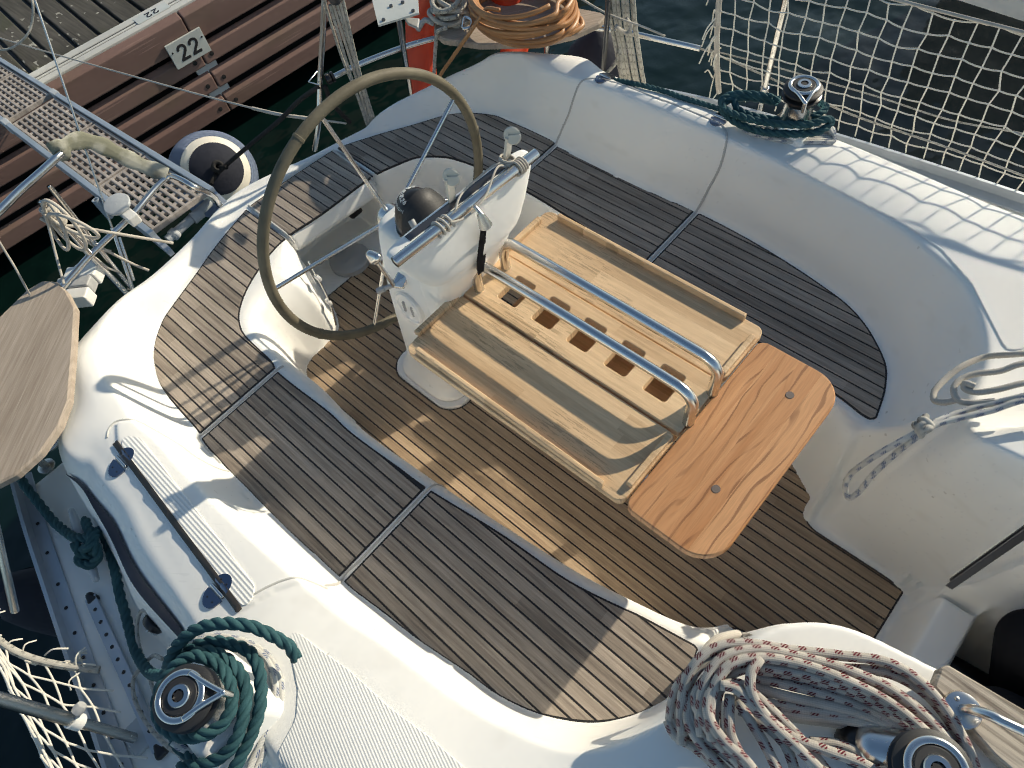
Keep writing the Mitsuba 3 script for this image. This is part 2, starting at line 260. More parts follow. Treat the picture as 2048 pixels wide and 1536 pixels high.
C5 = A([(-1.70, 2.14), (-1.9, 2.13), (-2.1, 2.10), (-2.25, 2.02), (-2.40, 1.86), (-2.52, 1.66), (-2.62, 1.40), (-2.74, 1.05), (-2.80, .77), (-2.72, .45), (-2.66, .2), (-2.58, 0), (-2.43, -.18), (-2.26, -.30)] + [p[:2] for p in [(-2.111,-0.411,0.43),(-1.975,-0.441,0.43),(-1.824,-0.47,0.43),(-1.708,-0.488,0.43),(-1.583,-0.504,0.43),(-1.495,-0.5248,0.43),(-1.383,-0.5413,0.43)]] + [(-1.0, -.49), (-.5, -.52), (1.7, -.55), (1.7, 2.24), (0, 2.25), (-.7, 2.25), (-1.2, 2.19)])
C6 = A([(1.7, 2.62), (-.04, 2.555), (-.71, 2.49), (-1.3, 2.40), (-1.7, 2.29), (-2.0, 2.17), (-2.25, 2.04), (-2.41, 1.87), (-2.53, 1.66), (-2.63, 1.40), (-2.755, 1.05), (-2.815, .77), (-2.735, .45), (-2.67, .2), (-2.58, -.05), (-2.44, -.35), (-2.2, -.575), (-1.97, -.638), (-1.72, -.693), (-1.44, -.755), (-1.1, -.83), (-.5, -.93), (1.7, -1.15)])
def dense(c, closed=True, step=0.004, sm=0):
    c = spline(A(c), 0.015, closed)
    q = np.vstack([c, c[:1]]) if closed else c
    d = np.linalg.norm(np.diff(q[:, :2], axis=0), axis=1); s = np.r_[0, np.cumsum(d)]
    t = np.linspace(0, s[-1], int(s[-1] / step))
    r = np.stack([np.interp(t, s, q[:, k]) for k in range(q.shape[1])], 1)
    return gaussian_filter(r, (sm / step, 0), mode='wrap' if closed else 'nearest') if sm else r
GS = 0.006
gx, gy = np.arange(-2.9, 1.64, GS), np.arange(-1.18, 2.66, GS)
X, Y = np.meshgrid(gx, gy, indexing='ij'); XYp = np.c_[X.ravel(), Y.ravel()]
dU = np.vstack([Uring, Uring[:1]]); q1 = dense(np.c_[C1, np.full(len(C1), ZS)], False); qs = dense(SOLE); q3 = dense(C3, False, sm=.025); q3 = np.vstack([q3, [[1.5, y, .86] for y in np.linspace(.69, 1.22, 80)]])
q4, q5, q6 = dense(C4, sm=.018), dense(C5, sm=.05), dense(C6)
def near(q, zcol=True, k=6):
    d, i = cKDTree(q[:, :2]).query(XYp, workers=-1)
    if not zcol: return d
    return d, q[i, 2]
dUd, zU = near(np.vstack([dU]))
d1 = near(q1, False); dso = near(qs, False); d3, z3 = near(q3); d4, z4 = near(q4); d5 = near(q5, False)
inside = lambda q: shapely.contains_xy(Polygon(q[:, :2]).buffer(0), XYp[:, 0], XYp[:, 1])
iU, i1x, iso, i3, i4, i5 = inside(Uring), None, inside(qs), inside(q3), inside(q4), inside(q5)
POLY_U = Polygon(Uring[:, :2]).buffer(0); POLY_SOLE = Polygon(qs[:, :2]).buffer(0)
POLY_1 = Polygon(np.vstack([q1[:, :2], [[-.058, .50], [-.04, .60], [-.01, .665], [.05, .683], [.30, .70], [.372, .715], [1.4, .72], [1.4, 1.09], [.372, 1.09], [.362, 1.16], [.30, 1.174], [.15, 1.178], [.005, 1.182], [-.022, 1.21], [-.035, 1.285], [-.045, 1.36]]])).buffer(0)
i1 = shapely.contains_xy(POLY_1, XYp[:, 0], XYp[:, 1])
Z = np.full(len(XYp), ZD)
dn = q5; 
zdk = np.where((XYp[:, 0] < -2.3) | False, 0.0, ZD)
# outboard foot of the coaming: the side deck at the sides, down the transom at the stern
zdk = ZD + (0.0 - ZD) * np.clip((-2.12 - XYp[:, 0]) / 0.25, 0, 1)
Z = zdk.copy()
m = i5 & ~i4; t = d5 / np.maximum(d5 + d4, 1e-9); g = np.sin(np.clip(t, 0, 1) * np.pi / 2) ** 0.8
Z[m] = (zdk + (z4 - zdk) * g)[m]
m = i4 & ~i3; t = d4 / np.maximum(d4 + d3, 1e-9)
Z[m] = (z4 + (z3 - z4) * t + 0.012 * np.sin(np.pi * t))[m]
m = i3 & ~iU; t = dUd / np.maximum(dUd + d3, 1e-9); ss = t * t * (3 - 2 * t)
prof_ = np.where(t < .3, t * t / .6 * (1 / (1 - .15)), (t - .15) / (1 - .15))
Z[m] = (zU + (z3 - zU) * prof_)[m]
m = iU & ~i1; Z[m] = ZS
m = i1 & ~iso; t = dso / np.maximum(dso + np.minimum(d1, 9), 1e-9)
hz = np.where(XYp[:, 0] > -.045, 0.05, 1.0)
Z[m] = (ZS * np.where(XYp[:, 0] > -.03, 0.0, 1.0) * (1 - (1 - np.clip(t, 0, 1)) ** 2.6) ** (1 / 2.6))[m]
Z[iso] = 0
m = iU & (XYp[:, 0] > .372); Z[m] = np.where(XYp[:, 0] < .50, .30, -.35)[m]
Z = Z.reshape(X.shape)
Z = gaussian_filter(Z, 1.25)
LIDS = [Polygon(A([p[:2] for p in [(-1.73,-0.2348,0.7),(-1.01,-0.2846,0.7),(-0.9922,-0.2464,0.7),(-0.9726,-0.1785,0.7),(-0.9463,-0.1289,0.7),(-0.9032,-0.0932,0.7)]] + [(-1.0077, -.05), (-1.0077, .0), (-1.811, .0), (-1.811, -.05)] + [p[:2] for p in [(-1.605,-0.0647,0.66),(-1.626,-0.0993,0.66),(-1.695,-0.1126,0.66),(-1.78,-0.1464,0.66),(-1.809,-0.1924,0.66)]])),
        Polygon(A([(-1.0, 1.80), (-1.0, 1.865), (-.985, 1.90), (-.965, 1.93), (-.975, 1.965), (-1.02, 2.0), (-1.10, 2.005), (-1.45, 1.995), (-1.54, 1.985), (-1.60, 1.965), (-1.645, 1.935), (-1.68, 1.90), (-1.726, 1.87), (-1.726, 1.80)]))]
for g in LIDS:
    mk = shapely.contains_xy(g.buffer(0), XYp[:, 0], XYp[:, 1]).reshape(X.shape).astype(float)
    Z = Z + .008 * gaussian_filter(mk, .7) * (1 - gaussian_filter((iU.reshape(X.shape)).astype(float), .6))
def zat(x, y):
    r = map_coordinates(Z, [(np.atleast_1d(A(x)) - gx[0]) / GS, (np.atleast_1d(A(y)) - gy[0]) / GS], order=1, mode='nearest')
    return float(r[0]) if np.ndim(x) == 0 else r
i6 = inside(q6).reshape(X.shape)
idx = np.arange(X.size).reshape(X.shape)
cell = i6[:-1, :-1] | i6[1:, :-1] | i6[:-1, 1:] | i6[1:, 1:]
q = np.stack([idx[:-1, :-1], idx[1:, :-1], idx[1:, 1:], idx[:-1, 1:]], -1)[cell]
fc = np.vstack([q[:, [0, 1, 2]], q[:, [0, 2, 3]]])
un, inv = np.unique(fc, return_inverse=True)
obj('cockpit_moulding', trimesh.Trimesh(np.c_[X.ravel(), Y.ravel(), Z.ravel()][un], inv.reshape(-1, 3), process=False), 'gelcoat', boat, True)

# hull side below the deck edge
h6 = spline(C6, 0.05, False)
rows = []
for dz, k in ((ZD, 0.0), (.2, .01), (-.2, .0), (-.6, -.06), (-1.0, -.2)):
    nrm = np.gradient(h6, axis=0); nrm = np.stack([nrm[:, 1], -nrm[:, 0]], 1); nrm /= np.linalg.norm(nrm, axis=1, keepdims=True)
    zz = np.minimum(dz, ZD + (0.0 - ZD) * np.clip((-2.12 - h6[:, 0]) / 0.25, 0, 1)) if dz == ZD else np.full(len(h6), dz)
    zz = np.minimum(zz, rows[0][:, 2]) if rows else zz
    rows.append(np.c_[h6 - nrm * (k - 0.002) * -1 * -1, zz])
V = np.array(rows); n_, k_ = V.shape[0], V.shape[1]
ii = np.arange(n_ * k_).reshape(n_, k_)
hq = np.stack([ii[:-1, :-1], ii[:-1, 1:], ii[1:, 1:], ii[1:, :-1]], -1).reshape(-1, 4)
obj('hull', (V.reshape(-1, 3), hq), 'gelcoat', boat, 40)

# ---- teak laid on seats and sole: black caulking sheet with single planks proud of it
U_TEAK = Polygon(np.vstack([C2, C1[::-1][:-1]])) if 0 else None
def strips(region, z, pitch, off, matname, name, gap=0.0060, margin=0.006, th=0.005):
    obj(name + '_caulking', ext(region, z - 0.004, z + th - 0.0018), 'caulk', boat, False)
    inner = region.buffer(-margin, join_style=2)
    x0, y0, x1, y1 = inner.bounds
    k0, k1 = math.floor((y0 - off) / pitch), math.ceil((y1 - off) / pitch)
    for k in range(k0, k1):
        s = inner.intersection(sbox(x0 - 1, off + k * pitch + gap / 2, x1 + 1, off + (k + 1) * pitch - gap / 2))
        for g in getattr(s, 'geoms', [s]):
            if isinstance(g, Polygon) and g.area > 4e-4:
                g = g.simplify(0.0006)
                obj(name + '_plank', chamfer(g, z - 0.002, z + th, 0.0008), matname, boat, False)
c1d, c2p = spline(C1, 0.01), c2d
seat_all = Polygon(np.vstack([c2p, c1d])).buffer(0)      # C2 runs starboard tip -> stern -> port tip, C1 runs back from the port tip
if not seat_all.is_valid or seat_all.area < 0.5: seat_all = Polygon(np.vstack([c2p, c1d[::-1]])).buffer(0)
XSA, XSF, XPA, XPF = -1.811, -1.0077, -1.726, -1.000
G = 0.011
def cutx(a, b, y0, y1): return seat_all.intersection(sbox(a, y0, b, y1))
secs = [('seat', cutx(XSF + G, 2, -1, .93)), ('seat', cutx(XSA + G, XSF - G, -1, .6)), ('seat', cutx(XPF + G, 2, .94, 3)), ('seat', cutx(XPA + G, XPF - G, 1.2, 3))]
quarter_s = seat_all.intersection(Polygon([(XSA - G, -1), (XSA - G, .9), (-2.22, .755), (-2.9, .765), (-2.9, -1)]))
quarter_p = seat_all.intersection(Polygon([(XPA - G, 3), (XPA - G, 1.2), (-2.17, 1.258), (-2.9, 1.285), (-2.9, 3)]))
helm = seat_all.intersection(Polygon([(-2.17, .775), (-2.9, .785), (-2.9, 1.265), (-2.17, 1.238)]))
for nm, g in secs + [('seat', quarter_s), ('seat', quarter_p), ('helm_seat', helm)]:
    g = max(getattr(g, 'geoms', [g]), key=lambda h: h.area)
    g = g.buffer(-.004).buffer(.004)
    strips(g, ZS, 0.0422, -0.0656, 'teak_seat', nm)
sole_teak = POLY_SOLE.intersection(sbox(-2.105, -1, 2, 3)).union(POLY_SOLE.intersection(Polygon([(-2.0, .3), (-2.0, 1.6), (-2.28, 1.04), (-2.295, .772), (-2.12, .66)])))
sole_teak = POLY_SOLE.intersection(Polygon([(1, 0), (1, 1.7), (-2.1, 1.7), (-2.283, 1.10), (-2.292, .77), (-2.12, .60), (-2.3, .0)])).intersection(sbox(-9, 0, .338, 9)).buffer(-.004).buffer(.003)
sole_teak = max(getattr(sole_teak, 'geoms', [sole_teak]), key=lambda h: h.area)
pedestal_base = roundconvex([(-1.745, .69), (-1.35, .69), (-1.35, 1.19), (-1.745, 1.19)], .09)
strips(sole_teak.difference(pedestal_base.buffer(.004)), 0.0, 0.04075, 0.4165, 'teak_sole', 'sole')

# helm seat bridging the recess
lip = [(-2.68, .775), (-2.362, .790), (-2.322, 1.262), (-2.70, 1.27)]
hs = roundconvex(lip, .012)
obj('helm_seat_hatch', cat(rhull([(-2.60, .792, .33), (-2.57, 1.218, .33), (-2.60, .792, .368), (-2.57, 1.218, .368), (-2.352, .798, .368), (-2.312, 1.212, .368), (-2.345, .798, .325), (-2.305, 1.212, .325)], .033, 2)), 'gelcoat', boat, 50)
obj('inspection_plate', lathe([(0, .034), (.078, .034), (.085, .030), (.092, .030), (.10, .026), (.10, .0)], (-2.36, 1.0, .005)), 'grey_plastic', boat, 30)

# ================================================================ STEERING WHEEL
wheel = thing('steering_wheel', 'large steering wheel with olive brown leather covered rim and thin steel spokes', 'steering wheel')
WC, WR = A([-1.762, .94, .708]), .502
a = np.linspace(0, 2 * np.pi, 121)[:-1]
ring = np.c_[np.full(120, WC[0]), WC[1] + WR * np.cos(a), WC[2] + WR * np.sin(a)]
obj('rim', tube(ring, .0188, 14, True), 'leather', wheel, True)
for th in (1.93, -2.6, .1): obj('stitching', lathe([(.0185, -.006), (.0205, -.004), (.0205, .004), (.0185, .006)], (WC[0], WC[1] + WR * math.cos(th), WC[2] + WR * math.sin(th)), (0, -math.sin(th), math.cos(th)), 18), 'leather', wheel)
hub = A([-1.735, .955, .70])
obj('hub', lathe([(0, -.03), (.045, -.03), (.05, -.02), (.05, .02), (.02, .035), (0, .035)], hub, (1, 0, 0)), 'steel', wheel)
SP = [(-1.762,0.8615,1.193),(-1.762,1.379,0.9304),(-1.762,0.4598,0.7704),(-1.762,0.7214,0.272),(-1.762,1.396,0.4784)]
for p in SP:
    p = A(p); d = unit(p - WC); p = WC + d * (WR - .012)
    obj('spoke', rod(hub + unit(p - hub) * .04, p, .0075, 10), 'steel', wheel, True)

# ================================================================ STEERING PEDESTAL
ped = thing('steering_pedestal', 'white moulded steering pedestal with compass, instrument pod and chrome guard rail', 'steering pedestal')
b1 = pedestal_base
def loft(secs, ax=None, n=48, p=4.0):
    """sections (x, y, z, half length, half width): superelliptic rings, closed at both ends"""
    ax = np.array([1.0, 0, 0]) if ax is None else A(ax); ay = np.cross([0, 0, 1], ax)
    q = np.array([[c[0], c[1], c[2], c[3], c[4]] for c in secs]); q = spline(q, .012)
    t = np.arange(n) / n * 2 * np.pi; cx = np.sign(np.cos(t)) * np.abs(np.cos(t)) ** (2 / p); cy = np.sign(np.sin(t)) * np.abs(np.sin(t)) ** (2 / p)
    V = np.concatenate([r[:3] + ax * (cx * r[3])[:, None] + ay * (cy * r[4])[:, None] for r in q])
    m_ = len(q); ii = np.arange(m_ * n).reshape(m_, n); jj = np.roll(ii, -1, 1)
    f = np.concatenate([np.stack([ii[:-1], jj[:-1], jj[1:]], -1).reshape(-1, 3), np.stack([ii[:-1], jj[1:], ii[1:]], -1).reshape(-1, 3)])
    c = len(V); V = np.vstack([V, q[0, :3], q[-1, :3]])
    f = np.vstack([f, [[c, ii[0, (k + 1) % n], ii[0, k]] for k in range(n)], [[c + 1, ii[-1, k], ii[-1, (k + 1) % n]] for k in range(n)]])
    return trimesh.Trimesh(V, f, process=False)
obj('base', ext(b1, 0.001, .014), 'gelcoat', ped, False)
obj('column', loft([(-1.548, .94, .012, .185, .24), (-1.548, .94, .03, .180, .235), (-1.548, .94, .06, .160, .212), (-1.548, .94, .12, .152, .198), (-1.548, .94, .30, .150, .180), (-1.54, .935, .52, .152, .155), (-1.53, .935, .70, .158, .125), (-1.525, .94, .775, .158, .112), (-1.525, .94, .797, .150, .104), (-1.525, .94, .808, .132, .088), (-1.525, .94, .812, .09, .05), (-1.525, .94, .813, .0, .0)]), 'gelcoat', ped, True)
obj('pod_neck', loft([(-1.40, .93, .40, .05, .13), (-1.36, .92, .60, .07, .14), (-1.30, .90, .80, .085, .15), (-1.23, .88, .95, .085, .16), (-1.21, .87, 1.05, .06, .16)]), 'gelcoat', ped, True)
BAR = A([(-1.158,0.6005,1.17),(-1.12,1.119,1.17)])
bx = unit(BAR[1] - BAR[0]); bq = np.array([-bx[1], bx[0], 0]); bl_ = np.linalg.norm(BAR[1] - BAR[0])     # bq points aft
def pod_pt(u, aft, z): return BAR[0] + bx * (u * bl_) + bq * aft + [0, 0, z - BAR[0][2]]
def pc(u, aft, z, hd, hw): q = pod_pt(u, aft, z); return (q[0], q[1], z, hd, hw)
obj('pod', loft([pc(.5, .075, .940, .0, .0), pc(.5, .075, .942, .05, .12), pc(.5, .073, .950, .066, .158), pc(.5, .065, .98, .076, .182), pc(.5, .054, 1.03, .070, .208), pc(.5, .042, 1.09, .054, .236), pc(.5, .034, 1.135, .040, .254), pc(.5, .032, 1.158, .036, .258), pc(.5, .032, 1.168, .028, .25), pc(.5, .032, 1.171, .0, .0)], -bq), 'gelcoat', ped, True)
obj('guard_rail', rod(BAR[0], BAR[1], .0155, 16), 'steel', ped, True)

# ================================================================ COCKPIT TABLE
ZT = .746
tab = thing('cockpit_table', 'folding teak cockpit table with bottle holes and two chrome handrails', 'table')
A_y, B_y = .8335, 1.0475
hole_c = [(-1.105,0.935,0.746),(-0.9597,0.9398,0.746),(-0.8184,0.9352,0.746),(-0.6748,0.9296,0.746),(-0.5346,0.9321,0.746)]
hp = []
cen = roundconvex([(-1.262, A_y + .003), (-.408, A_y + .003), (-.408, B_y - .004), (-1.262, B_y - .004)], .008)
for h in hole_c: hp.append(sbox(h[0] - .040, .8905, h[0] + .040, .9985).buffer(-.010).buffer(.010, quad_segs=4))
for h in hp: cen = cen.difference(h)
obj('centre_board', chamfer(shapely.geometry.polygon.orient(cen), ZT - .030, ZT, .002), 'teak_table', tab, False)
tray = sbox(-1.17, .86, -.44, 1.03)
obj('bottle_tray', ext(tray, ZT - .16, ZT - .15), 'teak_table', tab, False)
for yy in (.862, 1.028): obj('bottle_tray_side', ext(sbox(-1.17, yy - .006, -.44, yy + .006), ZT - .148, ZT - .031), 'teak_table', tab, False)
leafS = roundconvex([(-1.262, A_y - .004), (-1.242, .565), (-.408, .575), (-.408, A_y - .004)], .028)
leafP = roundconvex([(-1.262, B_y + .004), (-1.262, 1.288), (-.408, 1.278), (-.408, B_y + .004)], .028)
def leaf(poly, yo, s):
    k = obj('leaf', chamfer(shapely.geometry.polygon.orient(poly), ZT - .028, ZT - .008, .002), 'teak_table', tab, False)
    obj('lower_leaf', chamfer(shapely.geometry.polygon.orient(poly.buffer(-.006)), ZT - .052, ZT - .031, .002), 'teak_table', tab, False)
    f = obj('fiddle', rbox((-1.20, min(yo, yo + s * .016), ZT - .008), (-.475, max(yo, yo + s * .016), ZT + .018), .004), 'teak_table', tab)
    obj('fiddle', rbox((-.431, min(yo + s * .05, A_y - .02 if s > 0 else B_y + .02), ZT - .008), (-.413, max(yo + s * .05, A_y - .02 if s > 0 else B_y + .02), ZT + .012), .004), 'teak_table', tab)
    obj('fiddle', rbox((-1.258, min(yo + s * .05, A_y - .02 if s > 0 else B_y + .02), ZT - .008), (-1.238, max(yo + s * .05, A_y - .02 if s > 0 else B_y + .02), ZT + .012), .004), 'teak_table', tab)
leaf(leafS, .575, 1); leaf(leafP, 1.280, -1)
endp = [(-0.3871,1.259,0.746),(-0.3176,1.31,0.746),(-0.1752,1.254,0.746),(-0.1304,1.182,0.746),(-0.1513,0.7299,0.746),(-0.1502,0.6378,0.746),(-0.2037,0.5973,0.746),(-0.3864,0.6091,0.746)]
endp = Polygon([(-.400, .572), (-.130, .572), (-.130, 1.236), (-.400, 1.236)]).buffer(-.09).buffer(.09, quad_segs=10).union(roundconvex([(-.400, .572), (-.25, .572), (-.25, 1.236), (-.400, 1.236)], .03)).simplify(.0005)
obj('end_leaf', chamfer(shapely.geometry.polygon.orient(endp), ZT - .027, ZT, .003), 'teak_fresh', tab, False, label='oiled reddish end leaf with two dark plugs')
for p in [(-0.2384,1.119,0.746),(-0.2405,0.7584,0.746)]: obj('plug', lathe([(0, .0), (.0115, .0), (.0115, .0015), (0, .0015)], (p[0], p[1], ZT)), 'teak_plug', tab)
for y0, xa, xb in ((.878, -1.209, -.4075), (.998, -1.200, -.4085)):
    h = .131; r = .055; lean = .010
    pth = [(xa, y0, ZT - .01), (xa, y0 + lean * .5, ZT + h - r)] + [(xa + r - r * math.cos(t), y0 + lean, ZT + h - r + r * math.sin(t)) for t in np.linspace(.2, np.pi / 2 - .0, 7)] + [(xb - r + r * math.sin(t), y0 + lean, ZT + h - r + r * math.cos(t)) for t in np.linspace(0, np.pi / 2 - .2, 7)] + [(xb, y0 + lean * .5, ZT + h - r), (xb, y0, ZT - .01)]
    obj('handrail', tube(spline(pth, .02), .0162, 16), 'steel', tab, True)
obj('support', cat(rod((-.52, .94, 0), (-.52, .94, ZT - .16), .028, 20), lathe([(0, 0), (.075, 0), (.075, .008), (.03, .02), (0, .02)], (-.52, .94, .006))), 'steel', tab, 40)

# ================================================================ water
def sheet(x0, x1, y0, y1, z): return trimesh.Trimesh([(x0, y0, z), (x1, y0, z), (x1, y1, z), (x0, y1, z)], [[0, 1, 2], [0, 2, 3]], process=False)
obj('water', sheet(-60, 60, -60, 60, -1.0), 'water', None, False, kind='structure')

# ---------------------------------------------------------------- more materials
def oldwood(p, n, uv):
    sg = dr.select(p.y > 0.9, 1.0, -1.0); yy = (p.y - 0.9) * sg
    u, v = p.x * 0.62 + yy * 0.78, p.x * 0.78 - yy * 0.62
    k = dr.floor(v / 0.062); r = cell_rand(k, 4, 2)
    g = fbm(u * 6 + r * 30, v * 170, 2, 4); st = fbm(u * 2.5, v * 9, 5, 3)
    c = mix((0.27, 0.215, 0.165), (0.43, 0.36, 0.29), dr.clip(0.5 + (g - 0.5) * 1.1 + (r - 0.5) * 0.22 + (st - 0.5) * 0.5, 0, 1))
    return c * (0.9 + 0.15 * noise(u * 30, v * 640, 1))
mat('teak_old', bump(pr(proc(oldwood), 0.7, spec=0.25), lambda p, n, uv: fbm(p.x * 40, p.y * 40, 1, 3), 0.0006, 7e-4))
mat('teak_cap', bump(pr(proc(teak((0.15, 0.125, 0.10), (0.50, 0.44, 0.36), 0.3, 0.0, 1.7)), 0.75, spec=0.2), grainbump, 0.0016, 7e-4))
mat('grating_wood', bump(pr(proc(lambda p, n, uv: mix((0.21, 0.18, 0.16), (0.45, 0.40, 0.35), fbm(p.x * 9, p.y * 60, p.z * 9, 4)) * (0.8 + 0.4 * cell_rand(dr.floor(p.y / .033), dr.floor(p.x / .7), 4))), 0.8, spec=0.2), grainbump, 0.001, 1e-3))
def dockwood(p, n, uv):
    g = fbm(p.x * 5, p.y * 90, 3, 4); b = fbm(p.x * 2.2, p.y * 2.8, 7, 4)
    c = mix((0.030, 0.027, 0.021), (0.105, 0.095, 0.078), dr.clip(g * 0.8 + b * 0.7 - 0.3, 0, 1))
    c = mix(c, (0.045, 0.05, 0.022), smoothstep(0.55, 0.75, fbm(p.x * 3.1, p.y * 4, 1, 3)) * 0.5)
    chip = smoothstep(0.86, 0.90, noise(p.x * 21, p.y * 47, 3)) * smoothstep(0.55, 0.62, fbm(p.x * 2, p.y * 2, 5, 2))
    return mix(c, (0.42, 0.40, 0.34), chip * 0.7)
mat('dock_plank', bump(pr(proc(dockwood), 0.75, spec=0.3), lambda p, n, uv: fbm(p.x * 14, p.y * 150, 1, 3), 0.003, 1e-3))
def redboard(p, n, uv):
    a = fbm(p.x * 5, p.y * 1.2, p.z * 5, 4); k = cell_rand(dr.floor(p.y / 2.4 - 0.25), dr.floor(p.z / .2), 3)
    c = mix((0.125, 0.072, 0.060), (0.225, 0.145, 0.122), dr.clip(a * 0.9 + (k - 0.5) * 0.5, 0, 1))
    scr = smoothstep(0.62, 0.72, noise(p.x * 3, p.y * 4, p.z * 90)) * smoothstep(0.5, 0.65, fbm(p.x, p.y * 2, p.z * 6, 3))
    return mix(mix(c, (0.36, 0.24, 0.20), scr * 0.35), (0.11, 0.085, 0.05), smoothstep(0.5, 0.75, fbm(p.x * 2, p.y * 2.1, p.z * 4 + 9, 3)) * 0.35)
mat('dock_board', bump(pr(proc(redboard), 0.6, spec=0.35), lambda p, n, uv: fbm(p.x * 30, p.y * 30, p.z * 60, 3), 0.0012))
mat('dock_trim', pr(proc(lambda p, n, uv: mix((0.40, 0.39, 0.355), (0.56, 0.55, 0.50), fbm(p.x * 7, p.y * 3, 1, 4))), 0.5))
mat('sign_plate', pr(proc(lambda p, n, uv: mix((0.42, 0.44, 0.41), (0.56, 0.57, 0.53), fbm(p.x * 9, p.y * 9, p.z * 9, 3))), 0.35, 0.1))
mat('aluminium', pr(proc(lambda p, n, uv: mix((0.33, 0.37, 0.41), (0.50, 0.54, 0.58), fbm(p.x * 6, p.y * 20, p.z * 9, 3))), 0.42, 0.55))
mat('grey_paint', pr((0.40, 0.42, 0.43), 0.5))
mat('fender_navy', bump(pr((0.010, 0.012, 0.022), 0.85, sheen=0.4), lambda p, n, uv: fbm(p.x * 30, p.y * 30, p.z * 30, 3), 0.004))
mat('fender_cream', pr((0.66, 0.62, 0.52), 0.5))
mat('fender_blue', bump(pr((0.20, 0.25, 0.36), 0.7), lambda p, n, uv: dr.sin(uv.x * 60 + 6 * fbm(p.x * 20, p.y * 20, p.z * 20, 2)), 0.003))
def canvas(p, n, uv):
    a = fbm(p.x * 16, p.y * 16, p.z * 16, 4)
    return mix(mix((0.36, 0.355, 0.30), (0.20, 0.20, 0.15), smoothstep(0.4, 0.65, a)), (0.07, 0.07, 0.055), smoothstep(0.58, 0.75, fbm(p.x * 9 + 3, p.y * 9, p.z * 9, 3)))
mat('canvas', pr(proc(canvas), 0.85, spec=0.1))
mat('red_plastic', pr(proc(lambda p, n, uv: mix((0.50, 0.035, 0.012), (0.62, 0.07, 0.025), fbm(p.x * 5, p.y * 5, p.z * 5, 3))), 0.42))
mat('orange_hose', pr(proc(lambda p, n, uv: mix((0.29, 0.125, 0.045), (0.45, 0.23, 0.095), fbm(p.x * 9, p.y * 9, p.z * 9, 3))), 0.45))
mat('net_cord', pr((0.66, 0.63, 0.55), 0.8, spec=0.1))
mat('ink', pr((0.012, 0.012, 0.014), 0.5))
mat('dial_white', pr((0.75, 0.75, 0.72), 0.6))
mat('cloth_black', bump(pr((0.009, 0.0095, 0.012), 0.9, spec=0.1), lambda p, n, uv: fbm(p.x * 18, p.y * 18, p.z * 18, 3), 0.02, 3e-3))
mat('teal_fibre', bump(pr(proc(lambda p, n, uv: mix((0.014, 0.046, 0.054), (0.042, 0.112, 0.125), fbm(p.x * 40, p.y * 40, p.z * 40, 3))), 0.75, spec=0.2, sheen=0.3), lambda p, n, uv: noise(uv.x * 900, uv.y * 16, 1), 0.0007, 4e-4))
def braid(base, dark, fleck, period, duty, amount=1.0):
    def f(p, n, uv):
        u, v = uv.x, uv.y
        w = 0.5 + 0.5 * dr.sin(2 * math.pi * (u / 0.0062 + v * 8)) * dr.sin(2 * math.pi * (u / 0.0062 - v * 8))
        c = mix(base, dark, dr.clip(0.25 + 0.8 * (1 - w) * 0.55 + 0.7 * (fbm(p.x * 22, p.y * 22, p.z * 22, 3) - 0.5), 0, 1))
        if fleck is not None:
            a = u / period + 0.5 * dr.floor(v * 4) * 0.5
            on = smoothstep(duty + 0.04, duty - 0.04, a - dr.floor(a)) * (0.55 + 0.45 * dr.sin(2 * math.pi * (u / 0.0075 + v * 8)))
            band = smoothstep(0.10, 0.16, dr.abs(v * 2 - dr.floor(v * 2) - 0.5))
            c = mix(c, fleck, dr.clip(on * band * amount, 0, 1))
        return c
    return f
weave = lambda p, n, uv: 0.5 + 0.5 * dr.sin(2 * math.pi * (uv.x / 0.0062 + uv.y * 8)) * dr.sin(2 * math.pi * (uv.x / 0.0062 - uv.y * 8))
def ropemat(name, *a): mat(name, bump(pr(proc(braid(*a)), 0.8, spec=0.15, sheen=0.2), weave, 0.0008, 4e-4))
ropemat('rope_red', (0.58, 0.55, 0.49), (0.23, 0.205, 0.18), (0.10, 0.010, 0.020), 0.036, 0.45, 1.3)
ropemat('rope_blue', (0.68, 0.67, 0.62), (0.34, 0.33, 0.30), (0.015, 0.05, 0.16), 0.045, 0.40, 1.0)
ropemat('rope_grey', (0.56, 0.54, 0.48), (0.24, 0.23, 0.20), (0.06, 0.06, 0.06), 0.034, 0.28, 0.8)
ropemat('rope_plain', (0.62, 0.58, 0.51), (0.28, 0.25, 0.21), None, 1, 0)
ropemat('rope_dark', (0.040, 0.038, 0.036), (0.016, 0.016, 0.016), None, 1, 0)

# ---------------------------------------------------------------- rope and draping helpers
def rope3(P, r, pitch=6.2):
    P = spline(P, r * 0.55); s = np.concatenate([[0], np.cumsum(np.linalg.norm(np.diff(P, axis=0), axis=1))])
    t, U, V = frames(P); ms, uvs = [], []
    for k in range(3):
        a = 2 * np.pi * (s / (pitch * r) + k / 3)
        Q = P + (U * np.cos(a)[:, None] + V * np.sin(a)[:, None]) * r * 0.48
        m, uv = sweep(Q, circ(r * 0.56, 7)); ms.append(m); uvs.append(uv)
    return cat(*ms), np.vstack(uvs)
def rope(name, P, r, m, parent=None, step=None, n=9, smooth=True, **kw):
    Q = spline(P, step or max(r * 1.2, 0.008)); me, uv = sweep(Q, circ(r, n))
    return obj(name, me, m, parent, True, uv=uv, **kw)
def strand(name, P, r, m, parent=None, **kw):
    me, uv = rope3(P, r); return obj(name, me, m, parent, True, uv=uv, **kw)
def onb(pts, up=0.0): p = xy(pts); return np.c_[p, zat(p[:, 0], p[:, 1]) + up]
